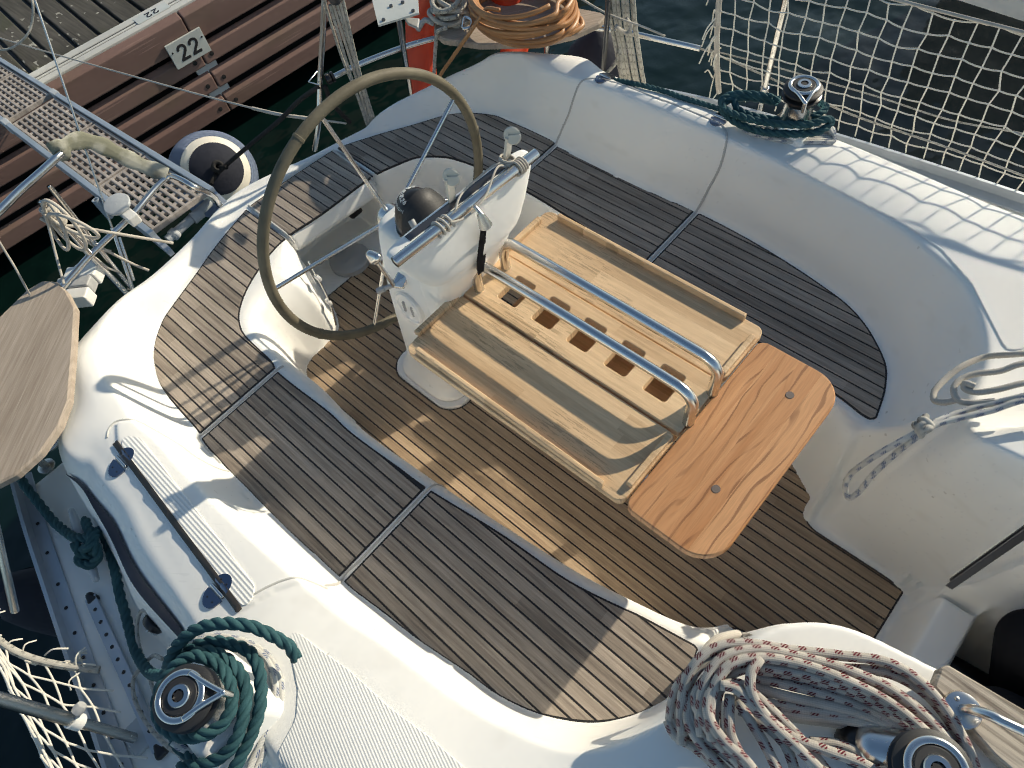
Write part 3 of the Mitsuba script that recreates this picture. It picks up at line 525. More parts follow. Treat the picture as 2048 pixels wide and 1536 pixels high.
def drape(poly, step, up):
    x0, y0, x1, y1 = poly.bounds
    g = np.stack(np.meshgrid(np.arange(x0, x1, step), np.arange(y0, y1, step), indexing='ij'), -1).reshape(-1, 2)
    g = g[shapely.contains_xy(poly.buffer(-step * .5), g[:, 0], g[:, 1])]
    b = np.array([poly.exterior.interpolate(d).coords[0] for d in np.arange(0, poly.exterior.length, step)])
    p = np.vstack([b, g]); t = Delaunay(p).simplices; c = p[t].mean(1); t = t[shapely.contains_xy(poly, c[:, 0], c[:, 1])]
    cr = np.cross(np.c_[p[t[:, 1]] - p[t[:, 0]], np.zeros(len(t))], np.c_[p[t[:, 2]] - p[t[:, 0]], np.zeros(len(t))])[:, 2]
    t[cr < 0] = t[cr < 0][:, ::-1]
    top = np.c_[p, zat(p[:, 0], p[:, 1]) + up]
    nb = len(b); low = np.c_[b, zat(b[:, 0], b[:, 1]) - .003]
    i = np.arange(nb); j = (i + 1) % nb; n = len(p)
    side = np.vstack([np.c_[i, n + i, n + j], np.c_[i, n + j, j]])
    return trimesh.Trimesh(np.vstack([top, low]), np.vstack([t, side]), process=False)
def poly(pts, r=0.0):
    q = Polygon(xy(pts)).buffer(0); return q.buffer(-r).buffer(r) if r else q

# ---------------------------------------------------------------- boat: seams, pads, hinges, rails on the deck
def gasket(pts, r=.0052, dense_=.008, name='seam', m='gasket'):
    p = spline(np.c_[xy(pts), np.zeros(len(pts))], dense_)[:, :2]; P = np.c_[p, zat(p[:, 0], p[:, 1]) + .001]
    P[:, 2] = gaussian_filter(P[:, 2], 1.0)
    obj(name, sweep(P, circ(r, 8, r * .75))[0], m, boat, True)
gasket([(XSA, .335), (XSA, .30), (XSA, .15), (XSA, -.02), (XSA, -.055)] + [(-1.657,-0.0669,0.6)])
gasket([(-1.605,-0.0647,0.66),(-1.626,-0.0993,0.66),(-1.695,-0.1126,0.66),(-1.78,-0.1464,0.66),(-1.819,-0.1905,0.66),(-1.808,-0.2237,0.66),(-1.788,-0.2397,0.66)], .0032, m='fold')
gasket([(XSF, .40), (XSF, .36), (XSF, .2), (XSF, .02), (XSF, -.05)] + [(-0.9433,-0.0973,0.62)])
gasket([(-0.9232,-0.0952,0.66),(-0.9674,-0.1318,0.66),(-0.9942,-0.1825,0.66),(-1.016,-0.2537,0.66),(-1.023,-0.2836,0.66)], .0032, m='fold')
gasket([(XPF, 1.52), (XPF, 1.60), (XPF, 1.80), (XPF, 1.865), (-.985, 1.90), (-.965, 1.93), (-.975, 1.965), (-1.02, 2.0), (-1.10, 2.005), (-1.45, 1.995), (-1.54, 1.985), (-1.60, 1.965), (-1.645, 1.935), (-1.68, 1.90), (XPA, 1.87), (XPA, 1.80), (XPA, 1.62), (XPA, 1.56)])
for q in ([(-2.315, .777, .36), (-2.325, .777, .398), (-2.40, .778, .403), (-2.63, .783, .403)], [(-2.275, 1.232, .36), (-2.285, 1.232, .398), (-2.37, 1.234, .403), (-2.58, 1.25, .403)]): obj('seam', sweep(np.array(q), circ(.0055, 8))[0], 'gasket', boat, True)
ridge = [(-1.731,-0.1933,0.7),(-1.695,-0.1701,0.7),(-1.027,-0.2133,0.7),(-1.005,-0.2332,0.7),(-0.9987,-0.262,0.7),(-1.022,-0.2683,0.7),(-1.706,-0.227,0.7),(-1.732,-0.2076,0.7)]
obj('ribbed_pad', drape(poly(ridge, .012), .012, .004), 'lid_ribs', boat, 40, label='narrow ribbed pad on the starboard locker lid')
gap = [(-1.748,-0.2405,0.7),(-1.742,-0.2221,0.7),(-1.005,-0.2708,0.7),(-1.007,-0.2896,0.7)]
obj('hinge_gap', drape(poly(gap), .01, .0060), 'gap_brown', boat, 40)
padP = [(-0.7599,1.967,0.7),(-0.4849,1.942,0.7),(-0.3035,1.923,0.7),(-0.1543,1.884,0.7),(-0.0258,1.808,0.7),(0.0987,1.679,0.7),(0.1497,1.626,0.7),(0.2301,1.72,0.7),(0.5044,2.032,0.7),(0.4612,2.179,0.7),(-0.0152,2.158,0.7),(-0.2541,2.17,0.7),(-0.6001,2.159,0.7)]
obj('nonslip_pad', drape(poly(padP, .02), .02, .0035), 'nonslip', boat, 40)
padS = [(-0.8521,-0.2308,0.72),(-0.8466,-0.2133,0.72),(-0.7617,-0.202,0.72),(-0.6645,-0.1843,0.72),(-0.5281,-0.1754,0.72),(-0.408,-0.156,0.72),(-0.3029,-0.1466,0.72),(-0.2012,-0.1398,0.72),(-0.3191,-0.4871,0.72),(-0.6124,-0.4505,0.72),(-0.6543,-0.4053,0.72),(-0.6752,-0.3385,0.72),(-0.726,-0.2942,0.72),(-0.7949,-0.2615,0.72)]
obj('nonslip_pad', drape(poly(padS, .012), .02, .0035), 'nonslip', boat, 40)
for c, d in zip([(-1.671,-0.2556,0.7),(-1.101,-0.2901,0.7),(-1.564,2.003,0.7),(-1.048,2.033,0.7)], (0, 0, 1, 1)):
    t = (-.79, .02) if d == 0 else (1, 0)
    ax = unit([1, .02 if d == 0 else .0, 0]); side = np.array([-ax[1], ax[0], 0])
    P0 = A([c[0], c[1], zat(c[0], c[1])])
    ring = [P0 + ax * .031 * math.cos(a) + side * (.009 + .041 * max(math.sin(a), 0)) for a in np.linspace(0, math.pi, 13)]
    ring2 = [P0 + ax * .031 * math.cos(a) - side * (.009 + .041 * max(math.sin(a), 0)) for a in np.linspace(0, math.pi, 13)]
    def lf(r):
        p = Polygon([(q[0], q[1]) for q in r]).buffer(0); return drape(p, .008, .0055)
    h = obj('hinge', cat(lf(ring), lf(ring2)), 'steel_dark', boat, 40)
    obj('knuckle', rod(P0 - ax * .027 + [0, 0, .006], P0 + ax * .027 + [0, 0, .006], .0055), 'steel', h, True)
    for sx, sy in ((.012, .028), (-.012, .028), (.012, -.028), (-.012, -.028)):
        q = P0 + ax * sx + side * sy; q[2] = zat(q[0], q[1]) + .0052
        obj('screw', lathe([(0, 0), (.003, 0), (.0025, .0012), (0, .0015)], q, n=8), 'black_plastic', h)
# washboard channel, steel strip with clips by the helm recess
SL = [(0.376,1.087,0.3615),(0.376,1.098,0.8874)]
ch = A(SL); d = unit(ch[1] - ch[0]); sd = np.array([0, 1.0, 0])
obj('washboard_channel', cat(*[sweep(np.array([ch[0], (ch[0] + ch[1]) / 2, ch[1]]), np.array([[-.003, -.009], [.003, -.009], [.003, .009], [-.003, .009]]) + [o, 0])[0] for o in (-.011, .011)]), 'dark_metal', boat, False)
st_ = [(-2.245,0.7757,0.3),(-2.067,0.7143,0.3),(-1.934,0.6576,0.3)]
obj('panel_strip', tube(spline([(-2.181,0.7495,0.36),(-2.145,0.7362,0.3),(-2.131,0.7316,0.24),(-2.098,0.7149,0.17),(-2.084,0.6849,0.05)], .02), .004, 8), 'steel', boat, True)
for q in [(-2.14,0.7362,0.29),(-2.108,0.7145,0.17)]: obj('clip', rbox(A(q) - [.018, .008, .012], A(q) + [.018, .008, .012], .004), 'white_plastic', boat)
q = A([(-2.45,1.258,0.1059)][0]); obj('black_box', rbox((-2.44, 1.10, .20), (-2.36, 1.17, .30), .012), 'black_plastic', boat)
# toe rails, genoa track, filler cap, chain plates
edgeS = A([p for p in [(-2.175,-0.5828,0.445),(-1.959,-0.639,0.445),(-1.706,-0.6952,0.445),(-1.432,-0.7542,0.445),(-1.243,-0.7921,0.445),(-1.083,-0.8272,0.445),(-0.789,-0.888,0.445)]])
def toe(edge, s):
    e = spline(edge, .03)
    return cat(sweep(e + [0, 0, .012], [(-.006, -.02), (.006, -.02), (.006, .022), (-.006, .022)])[0], sweep(e + [0, s * .026, -.008], [(-.024, -.003), (.024, -.003), (.024, .003), (-.024, .003)])[0])
obj('toe_rail', toe(edgeS, 1), 'aluminium', boat, False)
edgeP = A([(-2.2, 2.06, .445), (-1.9, 2.215, .445), (-1.7, 2.28, .445), (-1.3, 2.385, .445), (-.71, 2.474, .445), (-.04, 2.532, .445), (.9, 2.58, .445)])
obj('toe_rail', toe(edgeP, -1), 'aluminium', boat, False)
for k, p in enumerate(spline(edgeS, .13)[2:]): obj('slot', lathe([(0, 0), (.006, 0), (.006, .0012), (0, .0014)], p + [0, .026, -.004], n=10), 'caulk', boat, False)
tr = A([(-1.574,-0.6174,0.445),(-1.428,-0.6413,0.445),(-1.288,-0.6625,0.445),(-1.15,-0.6859,0.445),(-1.029,-0.7064,0.445)])
obj('track', sweep(spline(tr, .05), [(-.017, -.006), (.017, -.006), (.017, .006), (-.017, .006)])[0], 'aluminium', boat, False)
for p in (tr[0], tr[-1]): obj('track_end', rhull([p + [-.012, 0, -.004], p + [.012, .008, -.004], p + [.012, -.008, -.004]], .012), 'black_plastic', boat)
for p in spline(tr, .062)[1:-1]: obj('track_hole', lathe([(0, 0), (.0062, 0), (.006, .0012), (0, .0014)], p + [0, 0, .0056], n=12), 'caulk', boat, False)
fc_ = A([(-2.237,-0.4262,0.43)][0]); obj('filler_cap', lathe([(0, .010), (.030, .010), (.034, .007), (.042, .009), (.046, .004), (.046, 0)], fc_, n=40), 'steel_worn', boat)
for a in (-.012, .012): obj('filler_hole', lathe([(0, 0), (.004, 0), (.004, .001), (0, .001)], fc_ + [a, 0, .0102], n=10), 'caulk', boat)
# navy stripe along the outside of the starboard coaming
st = []
c4p, c5p = q4[:, :2], q5[:, :2]
for x in np.linspace(-1.86, -1.08, 50):
    a = c4p[(np.abs(c4p[:, 0] - x) < .012) & (c4p[:, 1] < .3)][:, 1].mean(); b = c5p[(np.abs(c5p[:, 0] - x) < .012) & (c5p[:, 1] < .3)][:, 1].mean()
    w = min(1, (x + 1.87) / .30) * min(1, (-1.06 - x) / .08)
    yy = np.linspace(b + (a - b) * (.50 - .13 * w), b + (a - b) * (.50 + .10 * w), 5)
    st.append(np.c_[np.full(5, x), yy - .006, zat(np.full(5, x), yy) + .004])
V = np.array(st); ii = np.arange(V.shape[0] * 5).reshape(-1, 5)
obj('navy_stripe', (V.reshape(-1, 3), np.stack([ii[:-1, :-1], ii[1:, :-1], ii[1:, 1:], ii[:-1, 1:]], -1).reshape(-1, 4)), 'navy', boat, True)

# ================================================================ PEDESTAL DETAILS
CC = A([-1.527, .945, .845])
def dome_at(d):
    r = .06
    while True:                                   # walk out to the surface of the dome (hull of two balls)
        q = d * r
        k = np.clip((q[2] + .02) / .042, 0, 1); c_ = np.array([-.01 * k, 0, -.02 + .042 * k])
        if np.linalg.norm(q - c_) > .088 - .018 * k: return CC + d * (r + .0012)
        r += .0005
cmp_ = obj('compass', cat(rhull([CC + [0, 0, -.02], CC + [-.01, 0, .022]], [.088, .070], 3), lathe([(0, -.10), (.088, -.10), (.098, -.085), (.098, -.05), (.09, -.03), (0, -.03)], CC, n=40)), 'black_plastic', ped, 50, label='black dome compass with white markings')
ax = unit([-.85, -.25, .55])
obj('hood', tri(man(rhull([CC + [.008, 0, -.01], CC + [.0, 0, .026]], [.098, .081], 3)) - man(trimesh.creation.box((.4, .4, .4), trimesh.transformations.translation_matrix(CC + np.array([-.2 + .014, 0, 0]))))), 'black_matt', cmp_, 50)
for k in range(-15, 8):                                              # graduations on the aft side of the dome
    th = k * .105; d = unit([-math.cos(th) * .70, math.sin(th) * .70, .72])
    L = .012 if k % 3 == 0 else .007
    p = dome_at(d); u = unit(np.cross(np.cross(d, [0, 0, 1]), d))
    obj('mark', rod(p - u * L / 2, p + u * L / 2, .0011, 5), 'dial_white', cmp_)
for th, txt in ((-1.45, '6'), (-1.0, '12'), (-.5, '15'), (.05, '18'), (.6, '24')):
    d = unit([-math.cos(th) * .42, math.sin(th) * .42, .9]); p = dome_at(d)
    t = text_mesh(txt, .015, .001, True); t.apply_translation([-t.bounds[:, 0].mean(), -t.bounds[:, 1].mean(), 0])
    xax = unit(np.cross([0, 0, 1], d)); yax = np.cross(d, xax); M = np.eye(4); M[:3, 0], M[:3, 1], M[:3, 2], M[:3, 3] = xax, yax, d, p
    t.apply_transform(M); obj('figure', t, 'dial_white', cmp_, False)
PD = A([(-1.52,0.765,0.514)][0])
dk = obj('round_hatch', lathe([(0, .006), (.055, .006), (.060, .010), (.066, .010), (.072, .004), (.072, -.03)], PD + [0, .012, 0], (-.05, -1, .10), 40), 'gelcoat', ped, 30)
for sx in (-.022, .022): obj('finger_grip', rhull([PD + [sx, .004, -.022], PD + [sx, .006, .022]], .0055), 'grey_plastic', dk)
LV = A([(-1.536,0.79,0.6489)][0])
lv = obj('throttle_mount', rhull([LV + [-.02, -.01, -.012], LV + [.02, -.01, -.012], LV + [-.018, .03, .016], LV + [.018, .03, .016], LV + [0, -.03, 0]], .008), 'steel', ped, 40)
LT = A([(-1.52,0.7249,0.83)][0])
obj('throttle_arm', rod(LV + [0, -.03, 0], LT, .0075), 'steel', lv, True)
obj('throttle_knob', rhull([LT + [-.016, 0, .01], LT + [.012, .004, .012], LT + [0, -.004, 0]], .017, 2), 'steel', lv)
obj('key_switch', cat(rod(LV + [-.03, -.01, -.035], LV + [-.06, -.04, -.05], .009), rod(LV + [-.06, -.04, -.05], LV + [-.08, -.06, -.06], .012)), 'grey_plastic', ped)
nz = A([(-1.483,0.8796,0.9)][0]); nz2 = A([(-1.452,0.873,0.86)][0])
obj('grey_nozzle', cat(rod(nz, nz * .4 + nz2 * .6, .012), rod(nz * .4 + nz2 * .6, nz2, .008), rod(nz2 - [0, 0, .02], nz2 + [0, 0, .004], .016)), 'grey_plastic', ped, True)
obj('pod_slot', hull([pod_pt(u, a, z) for u in (.14, .86) for a, z in ((.022, 1.168), (.046, 1.168), (.022, 1.176), (.046, 1.176))]), 'dark_metal', ped, False)
for p0, p1 in zip([(-1.189,0.846,1.16),(-1.175,1.052,1.16)], [(-1.167,0.8395,1.27),(-1.14,1.047,1.27)]):
    p0, p1 = A(p0), A(p1); s_ = np.array([.03, -.02, .012])
    hk = obj('hook_bracket', sweep(spline([p0, p0 * .35 + p1 * .65, p1], .01), [(-.012, -.004), (.012, -.004), (.012, .004), (-.012, .004)])[0], 'beige_alloy', ped, 30)
    d = unit([.35, -.80, .30]); cpos = p1 + [.010, .002, .004]
    pl = lathe([(0, -.003), (.022, -.003), (.025, 0), (.022, .003), (0, .003)], cpos, d, 28)
    cut = trimesh.creation.box((.008, .05, .02)); cut.apply_transform(trimesh.geometry.align_vectors([0, 0, 1], d)); cut.apply_translation(cpos + [.014, .0, .012])
    obj('hook_disc', tri(man(pl) - man(cut)), 'beige_alloy', hk, 30)
for x in (.1, .9): obj('rail_mount', rod(pod_pt(x, 0, 1.17), pod_pt(x, .04, 1.15), .012), 'steel', ped, True)
# cord wound round the guard rail
def coil(c, ax, r, turns, pitch, ph=0):
    ax = unit(ax); u = unit(np.cross(ax, [.3, .2, .9])); v = np.cross(ax, u); t = np.linspace(0, turns * 2 * np.pi, int(turns * 14))
    return c + (np.cos(t + ph)[:, None] * u + np.sin(t + ph)[:, None] * v) * r + ax * (t / 2 / np.pi * pitch)[:, None]
cord = thing('lashing_cord', 'thin white cord wound around the chrome rail on the steering pedestal', 'cord')
w1 = coil(BAR[0] + bx * bl_ * .84, bx, .020, 4, .008); w2 = coil(BAR[0] + bx * bl_ * .27, bx, .021, 3, .016)
rope('turns', w1, .0035, 'rope_plain', cord, .006, 7); rope('turns', w2, .0035, 'rope_plain', cord, .006, 7)
rope('line', [w1[0], BAR[0] + bx * .42 + [-.03, 0, .02], BAR[0] + bx * .33 + [-.04, 0, .018], BAR[0] + bx * .25 + [-.02, 0, .022], w2[-1]], .0033, 'rope_plain', cord, .01, 7)
rope('line', [w1[5], BAR[0] + bx * .40 + [-.02, 0, .028], BAR[0] + bx * .30 + [.022, 0, .010], BAR[0] + bx * .22 + [.026, 0, .0], BAR[0] + bx * .18 + [.02, 0, .012]], .0033, 'rope_plain', cord, .01, 7)
rope('loop', coil(A([(-1.159,1.042,1.18)][0]), (.1, .3, 1), .021, 1.9, .006), .0033, 'rope_plain', cord, .006, 7)
# black strap from the brass eye on the pod
eye = A([(-1.085,0.8562,1.151)][0])
strap = thing('black_strap', 'black webbing strap hanging from a brass hook on the pedestal', 'strap')
obj('hook', cat(lathe([(.004, .03), (.010, .02), (.017, -.012), (.019, -.022), (.0, -.02)], eye, (-.15, -.1, 1), 20), rhull([eye + [0, 0, .02], eye + [-.02, 0, .035]], .006)), 'brass' if 0 else 'steel_worn', strap, 40)
e2 = A([(-1.143,0.8519,0.9)][0])
for o in (-.008, .010): obj('webbing', sweep(spline([eye + [0, 0, -.02], eye * .6 + e2 * .4 + [o, -o * 1.5, 0], eye * .25 + e2 * .75 + [o * .6, -o * 1.5, 0], e2], .012), [(-.011, -.0015), (.011, -.0015), (.011, .0015), (-.011, .0015)])[0], 'cloth_black', strap, 30)

# ================================================================ WINCHES
def winch(root, c, r, ang):
    k = 'winch_part'
    def P(prof): return lathe(A(prof) * r, c, n=44)
    obj('drum', P([(0, -2.6), (1.12, -2.6), (1.12, -2.35), (.98, -2.15), (.80, -1.6), (.80, -1.0), (.92, -.75), (0, -.7)]), 'steel', root, 30)
    obj('lower_jaw', P([(0, -.86), (.9, -.86), (1.06, -.60), (1.06, -.50), (.78, -.36), (0, -.34)]), 'black_plastic', root, 30)
    obj('upper_jaw', P([(0, -.36), (.74, -.34), (1.04, -.24), (1.04, -.14), (.82, -.02), (0, 0)]), 'black_matt', root, 30)
    d = np.array([math.cos(ang), math.sin(ang), 0]); s = np.array([-d[1], d[0], 0])
    c = A(c)
    a = np.linspace(.55, 2 * np.pi - .55, 30)
    out = [(d * math.cos(t) + s * math.sin(t)) * r * .80 for t in a]
    tear = np.array(out + [d * r * 1.10 + s * r * -.16, d * r * 1.38 + s * r * -.06, d * r * 1.38 + s * r * .06, d * r * 1.10 + s * r * .16])
    ho = np.array([d * r * .52 + s * r * .34 * q for q in (1, -1)] + [d * r * 1.04 + s * r * -.07, d * r * 1.04 + s * r * .07])
    rg = np.array([c + (d * math.cos(t) + s * math.sin(t)) * r * .73 + [0, 0, .08 * r] for t in np.linspace(0, 2 * np.pi, 49)[:-1]])
    ringm = sweep(rg, circ(r * .115, 10, r * .07), True)[0]
    nose = c + d * r * 1.40 + [0, 0, -.06 * r]
    arms = [tube(spline([c + d * r * .22 + s * r * .70 * q + [0, 0, .08 * r], c + d * r * .80 + s * r * .34 * q + [0, 0, .07 * r], nose], .004), r * .10, 10) for q in (1, -1)]
    obj('feeder_arm', cat(ringm, *arms, rhull([nose, nose + [0, 0, -.5 * r]], .12 * r)), 'steel', root, True)
    obj('top_ring', P([(.36, .11), (.56, .11), (.63, .06), (.63, .0), (.36, 0)]), 'black_matt', root, 30)
    obj('top_cap', P([(.20, .20), (.34, .20), (.37, .16), (.37, .02), (.20, .0), (.20, .20)]), 'steel', root, 30)
    star = Polygon([(math.cos(k * math.pi / 8) * r * (.21 if k % 2 else .15), math.sin(k * math.pi / 8) * r * (.21 if k % 2 else .15)) for k in range(16)])
    m = ext(star, .10 * r, .16 * r); m.apply_translation(c); obj('socket', m, 'caulk', root, False)
WS = A([(-0.8333,-0.4443,0.94)][0]); WP = A([(-0.7987,2.109,0.9)][0])
w = thing('winch', 'large chrome and black winch with teal rope looped around it, nearest the bottom left', 'winch', 'self-tailing cockpit winches')
winch(w, WS, .067, .80)
w2_ = thing('winch', 'chrome and black winch with teal rope beside the white net, port side', 'winch', 'self-tailing cockpit winches')
winch(w2_, WP, .062, -1.0)
for k in (w, w2_): labels[k].pop('group')
isl = [rhull([c + [x * q, y * q, -.26] for x, y in ((.11, .09), (.11, -.09), (-.11, .09), (-.11, -.09))] + [c + [x * q, y * q, -.185] for x, y in ((.07, .06), (.07, -.06), (-.07, .06), (-.07, -.06))], .04 * q, 2) for c, q in ((WS, 1.0), (WP, .62))]
obj('winch_island', isl[0], 'gelcoat', boat, 50); obj('winch_island', isl[1], 'gelcoat', boat, 50)

# ================================================================ ROPES ON THE STARBOARD SIDE
tl = thing('mooring_rope', 'thick teal twisted rope from the deck cleat coiled around the starboard winch', 'rope')
strand('lead', [(-2.132,-0.5502,0.5),(-2.08,-0.5567,0.5),(-2.008,-0.565,0.47),(-1.911,-0.566,0.46),(-1.82,-0.5513,0.48),(-1.736,-0.5294,0.52),(-1.681,-0.4993,0.54),(-1.657,-0.5001,0.52),(-1.657,-0.5296,0.5),(-1.677,-0.544,0.52),(-1.704,-0.5326,0.54)], .0155, 'teal_fibre', tl)
strand('lead', [(-1.782,-0.4812,0.5),(-1.713,-0.4829,0.53),(-1.634,-0.4908,0.55),(-1.619,-0.5108,0.52),(-1.638,-0.5515,0.49),(-1.682,-0.5673,0.49),(-1.694,-0.5495,0.5),(-1.639,-0.499,0.56),(-1.709,-0.4657,0.5),(-1.687,-0.4774,0.47),(-1.635,-0.4956,0.46),(-1.563,-0.5196,0.46),(-1.495,-0.5451,0.46),(-1.434,-0.5635,0.46),(-1.352,-0.5843,0.47),(-1.266,-0.5933,0.5),(-1.147,-0.5709,0.58),(-1.036,-0.5132,0.7)], .0155, 'teal_fibre', tl)
strand('coil', [(-0.9215,-0.5126,0.84),(-0.9385,-0.4893,0.85),(-0.9406,-0.4557,0.86),(-0.9387,-0.4261,0.87),(-0.9236,-0.3943,0.87),(-0.8914,-0.3756,0.87),(-0.8557,-0.3658,0.865),(-0.8152,-0.3714,0.86),(-0.778,-0.3883,0.86),(-0.7583,-0.4183,0.855),(-0.7581,-0.4498,0.85),(-0.7712,-0.4799,0.85),(-0.8022,-0.511,0.84),(-0.8414,-0.5332,0.83),(-0.8859,-0.5431,0.82),(-0.9222,-0.5311,0.82),(-0.9527,-0.5001,0.82),(-0.9588,-0.4561,0.83),(-0.9474,-0.4132,0.84),(-0.9272,-0.3793,0.85),(-0.8994,-0.3586,0.85),(-0.8593,-0.3484,0.845),(-0.8145,-0.3482,0.84),(-0.7737,-0.3649,0.835),(-0.7433,-0.399,0.83),(-0.7245,-0.4345,0.82),(-0.7196,-0.464,0.81),(-0.7268,-0.4961,0.8),(-0.7546,-0.5396,0.79),(-0.7911,-0.5776,0.78)], .0150, 'teal_fibre', tl)
strand('coil', [(-1.002,-0.4961,0.76),(-0.987,-0.4466,0.8),(-0.9717,-0.4095,0.82),(-0.9571,-0.3801,0.83),(-0.9241,-0.3442,0.84),(-0.8815,-0.3187,0.84),(-0.8403,-0.3048,0.835),(-0.7982,-0.3133,0.83),(-0.7634,-0.3377,0.82),(-0.7323,-0.3713,0.81),(-0.7118,-0.4115,0.8),(-0.7018,-0.4465,0.79),(-0.693,-0.4849,0.78),(-0.6806,-0.5326,0.77)], .0150, 'teal_fibre', tl)
strand('free_end', [(-1.013,-0.4797,0.76),(-0.9912,-0.4458,0.82),(-0.9806,-0.4047,0.86),(-0.9671,-0.3658,0.88),(-0.947,-0.3307,0.89),(-0.9087,-0.2925,0.895),(-0.8668,-0.2617,0.89),(-0.8348,-0.2469,0.87),(-0.8017,-0.2377,0.84),(-0.7831,-0.2366,0.81),(-0.7638,-0.2472,0.785)], .0155, 'teal_fibre', tl)
strand('coil', [(-0.8755,-0.5692,0.74),(-0.8362,-0.566,0.74),(-0.7884,-0.5527,0.75),(-0.7409,-0.545,0.75),(-0.6934,-0.5497,0.75)], .0150, 'teal_fibre', tl)
bl = thing('blue_flecked_rope', 'white rope with blue flecks lying under the teal rope on the starboard winch', 'rope')
rope('turn', [(-1.069,-0.4629,0.72),(-1.025,-0.4037,0.76),(-0.9552,-0.3486,0.775),(-0.8957,-0.3157,0.77),(-0.8455,-0.3016,0.76),(-0.8033,-0.3092,0.75),(-0.7584,-0.3356,0.745),(-0.7281,-0.3727,0.74),(-0.7138,-0.4096,0.735),(-0.6957,-0.4535,0.73),(-0.6803,-0.4905,0.73)], .0085, 'rope_blue', bl, .01)
rope('turn', [(-1.047,-0.4331,0.74),(-1.007,-0.3816,0.765),(-0.9539,-0.3367,0.77),(-0.8877,-0.3033,0.76),(-0.8356,-0.2954,0.75),(-0.7886,-0.3067,0.74),(-0.7467,-0.3326,0.735),(-0.7165,-0.3699,0.73),(-0.7023,-0.4084,0.725),(-0.6844,-0.4524,0.72),(-0.668,-0.4859,0.72)], .0085, 'rope_blue', bl, .01)
rope('turn', [(-0.8601,-0.5664,0.76),(-0.8268,-0.5587,0.75),(-0.7822,-0.5308,0.75),(-0.7591,-0.5,0.755)], .0085, 'rope_blue', bl, .01)
gl = thing('furling_line', 'thin grey flecked line running along the side deck through a black block', 'rope')
rope('line', [(-1.33,-0.5095,0.5),(-1.342,-0.4992,0.52),(-1.355,-0.5105,0.52),(-1.355,-0.5385,0.5),(-1.324,-0.5662,0.49),(-1.271,-0.5853,0.49),(-1.214,-0.5932,0.5),(-1.158,-0.6108,0.5),(-1.092,-0.619,0.52),(-1.01,-0.6224,0.56),(-0.9084,-0.6148,0.62),(-0.8128,-0.6027,0.66)], .0058, 'rope_grey', gl, .008)
rope('line', [(-1.126,-0.5163,0.62),(-1.204,-0.5533,0.54),(-1.227,-0.5954,0.5),(-1.232,-0.6404,0.48),(-1.211,-0.664,0.47),(-1.174,-0.6762,0.47),(-1.129,-0.6836,0.47),(-1.059,-0.6771,0.49),(-0.9608,-0.6514,0.54),(-0.8791,-0.6158,0.6),(-0.7975,-0.5952,0.64)], .0058, 'rope_grey', gl, .008)
bk = thing('turning_block', 'black and grey turning block beside the starboard coaming', 'pulley block')
B0 = A([(-1.311,-0.5099,0.49)][0])
obj('cheek', cat(lathe([(0, -.010), (.034, -.010), (.036, 0), (.034, .010), (0, .010)], B0, (.1, 1, .35), 28)), 'black_plastic', bk)
obj('side_plate', rhull([B0 + [-.03, -.016, -.008], B0 + [.022, -.016, -.008], B0 + [.0, -.016, .018]], .008), 'grey_paint', bk)
obj('pin', rod(B0 + [0, -.03, 0], B0 + [0, .02, .0], .006), 'steel', bk)
B1 = A([(-1.396,-0.502,0.49)][0])
obj('shackle', rhull([B0 + [-.03, 0, 0], B1], .009), 'black_plastic', bk)
cl = thing('mooring_cleat', 'pale grey mooring cleat wrapped in teal rope on the starboard side deck', 'cleat')
c0, c1 = A([(-1.872,-0.5017,0.475)][0]), A([(-1.592,-0.5662,0.475)][0]); cm = (c0 + c1) / 2; cu = unit(c1 - c0)
obj('horns', tri(man(rhull([c0, c0 * .7 + c1 * .3], [.010, .016])) + man(rhull([c0 * .7 + c1 * .3, c0 * .3 + c1 * .7], .018)) + man(rhull([c1, c0 * .3 + c1 * .7], [.010, .016]))), 'grey_paint', cl, 50)
obj('foot', rhull([cm - cu * .05 + [0, 0, -.045], cm + cu * .05 + [0, 0, -.045], cm - cu * .035 + [0, 0, -.01], cm + cu * .035 + [0, 0, -.01]], .012), 'grey_paint', cl, 50)

# ================================================================ STARBOARD PUSHPIT, SEAT AND GEAR
pit = thing('stern_rail', 'stainless steel stern rail left of the gangway with a canvas covered gate line', 'rail')
legx = [-2.612, .14]
mid = [(-2.726,0.5829,0.675),(-2.659,0.3613,0.675),(-2.644,0.2699,0.675),(-2.611,0.1406,0.675),(-2.559,-0.0076,0.675),(-2.537,-0.088,0.675),(-2.502,-0.2205,0.675),(-2.424,-0.4546,0.675)]
obj('mid_rail', tube(spline([(-2.73,0.6984,0.42),(-2.679,0.6855,0.5),(-2.61,0.6494,0.6),(-2.608,0.6158,0.66),(-2.669,0.6036,0.675),(-2.726,0.5829,0.675),(-2.659,0.3613,0.675),(-2.611,0.1406,0.675),(-2.559,-0.0076,0.675),(-2.514,-0.1734,0.675),(-2.446,-0.4065,0.675)], .03), .0125, 12), 'steel', pit, True)
topz = 0.955
obj('top_rail', tube(spline([(-2.786,0.3183,0.955),(-2.759,0.2242,0.955),(-2.734,0.121,0.955),(-2.7,0.0247,0.955),(-2.665,-0.1068,0.955),(-2.571,-0.399,0.955)], .04), .0145, 12), 'steel', pit, True)
obj('leg', rod((*legx, .40), (*legx, .955), .0125), 'steel', pit, True)
obj('leg', rod((legx[0] - .02, legx[1] + .028, .40), (legx[0] - .045, legx[1] + .06, .955), .0095), 'steel', pit, True)
p0, p1 = A([(-2.148,-0.4857,0.43)][0]), A([(-1.973,-0.4404,0.73)][0])
obj('leg', rod(p0, p1, .0125), 'steel_worn', pit, True); obj('leg_foot', lathe([(0, 0), (.03, 0), (.03, .006), (.018, .012), (0, .012)], p0), 'steel_worn', pit)
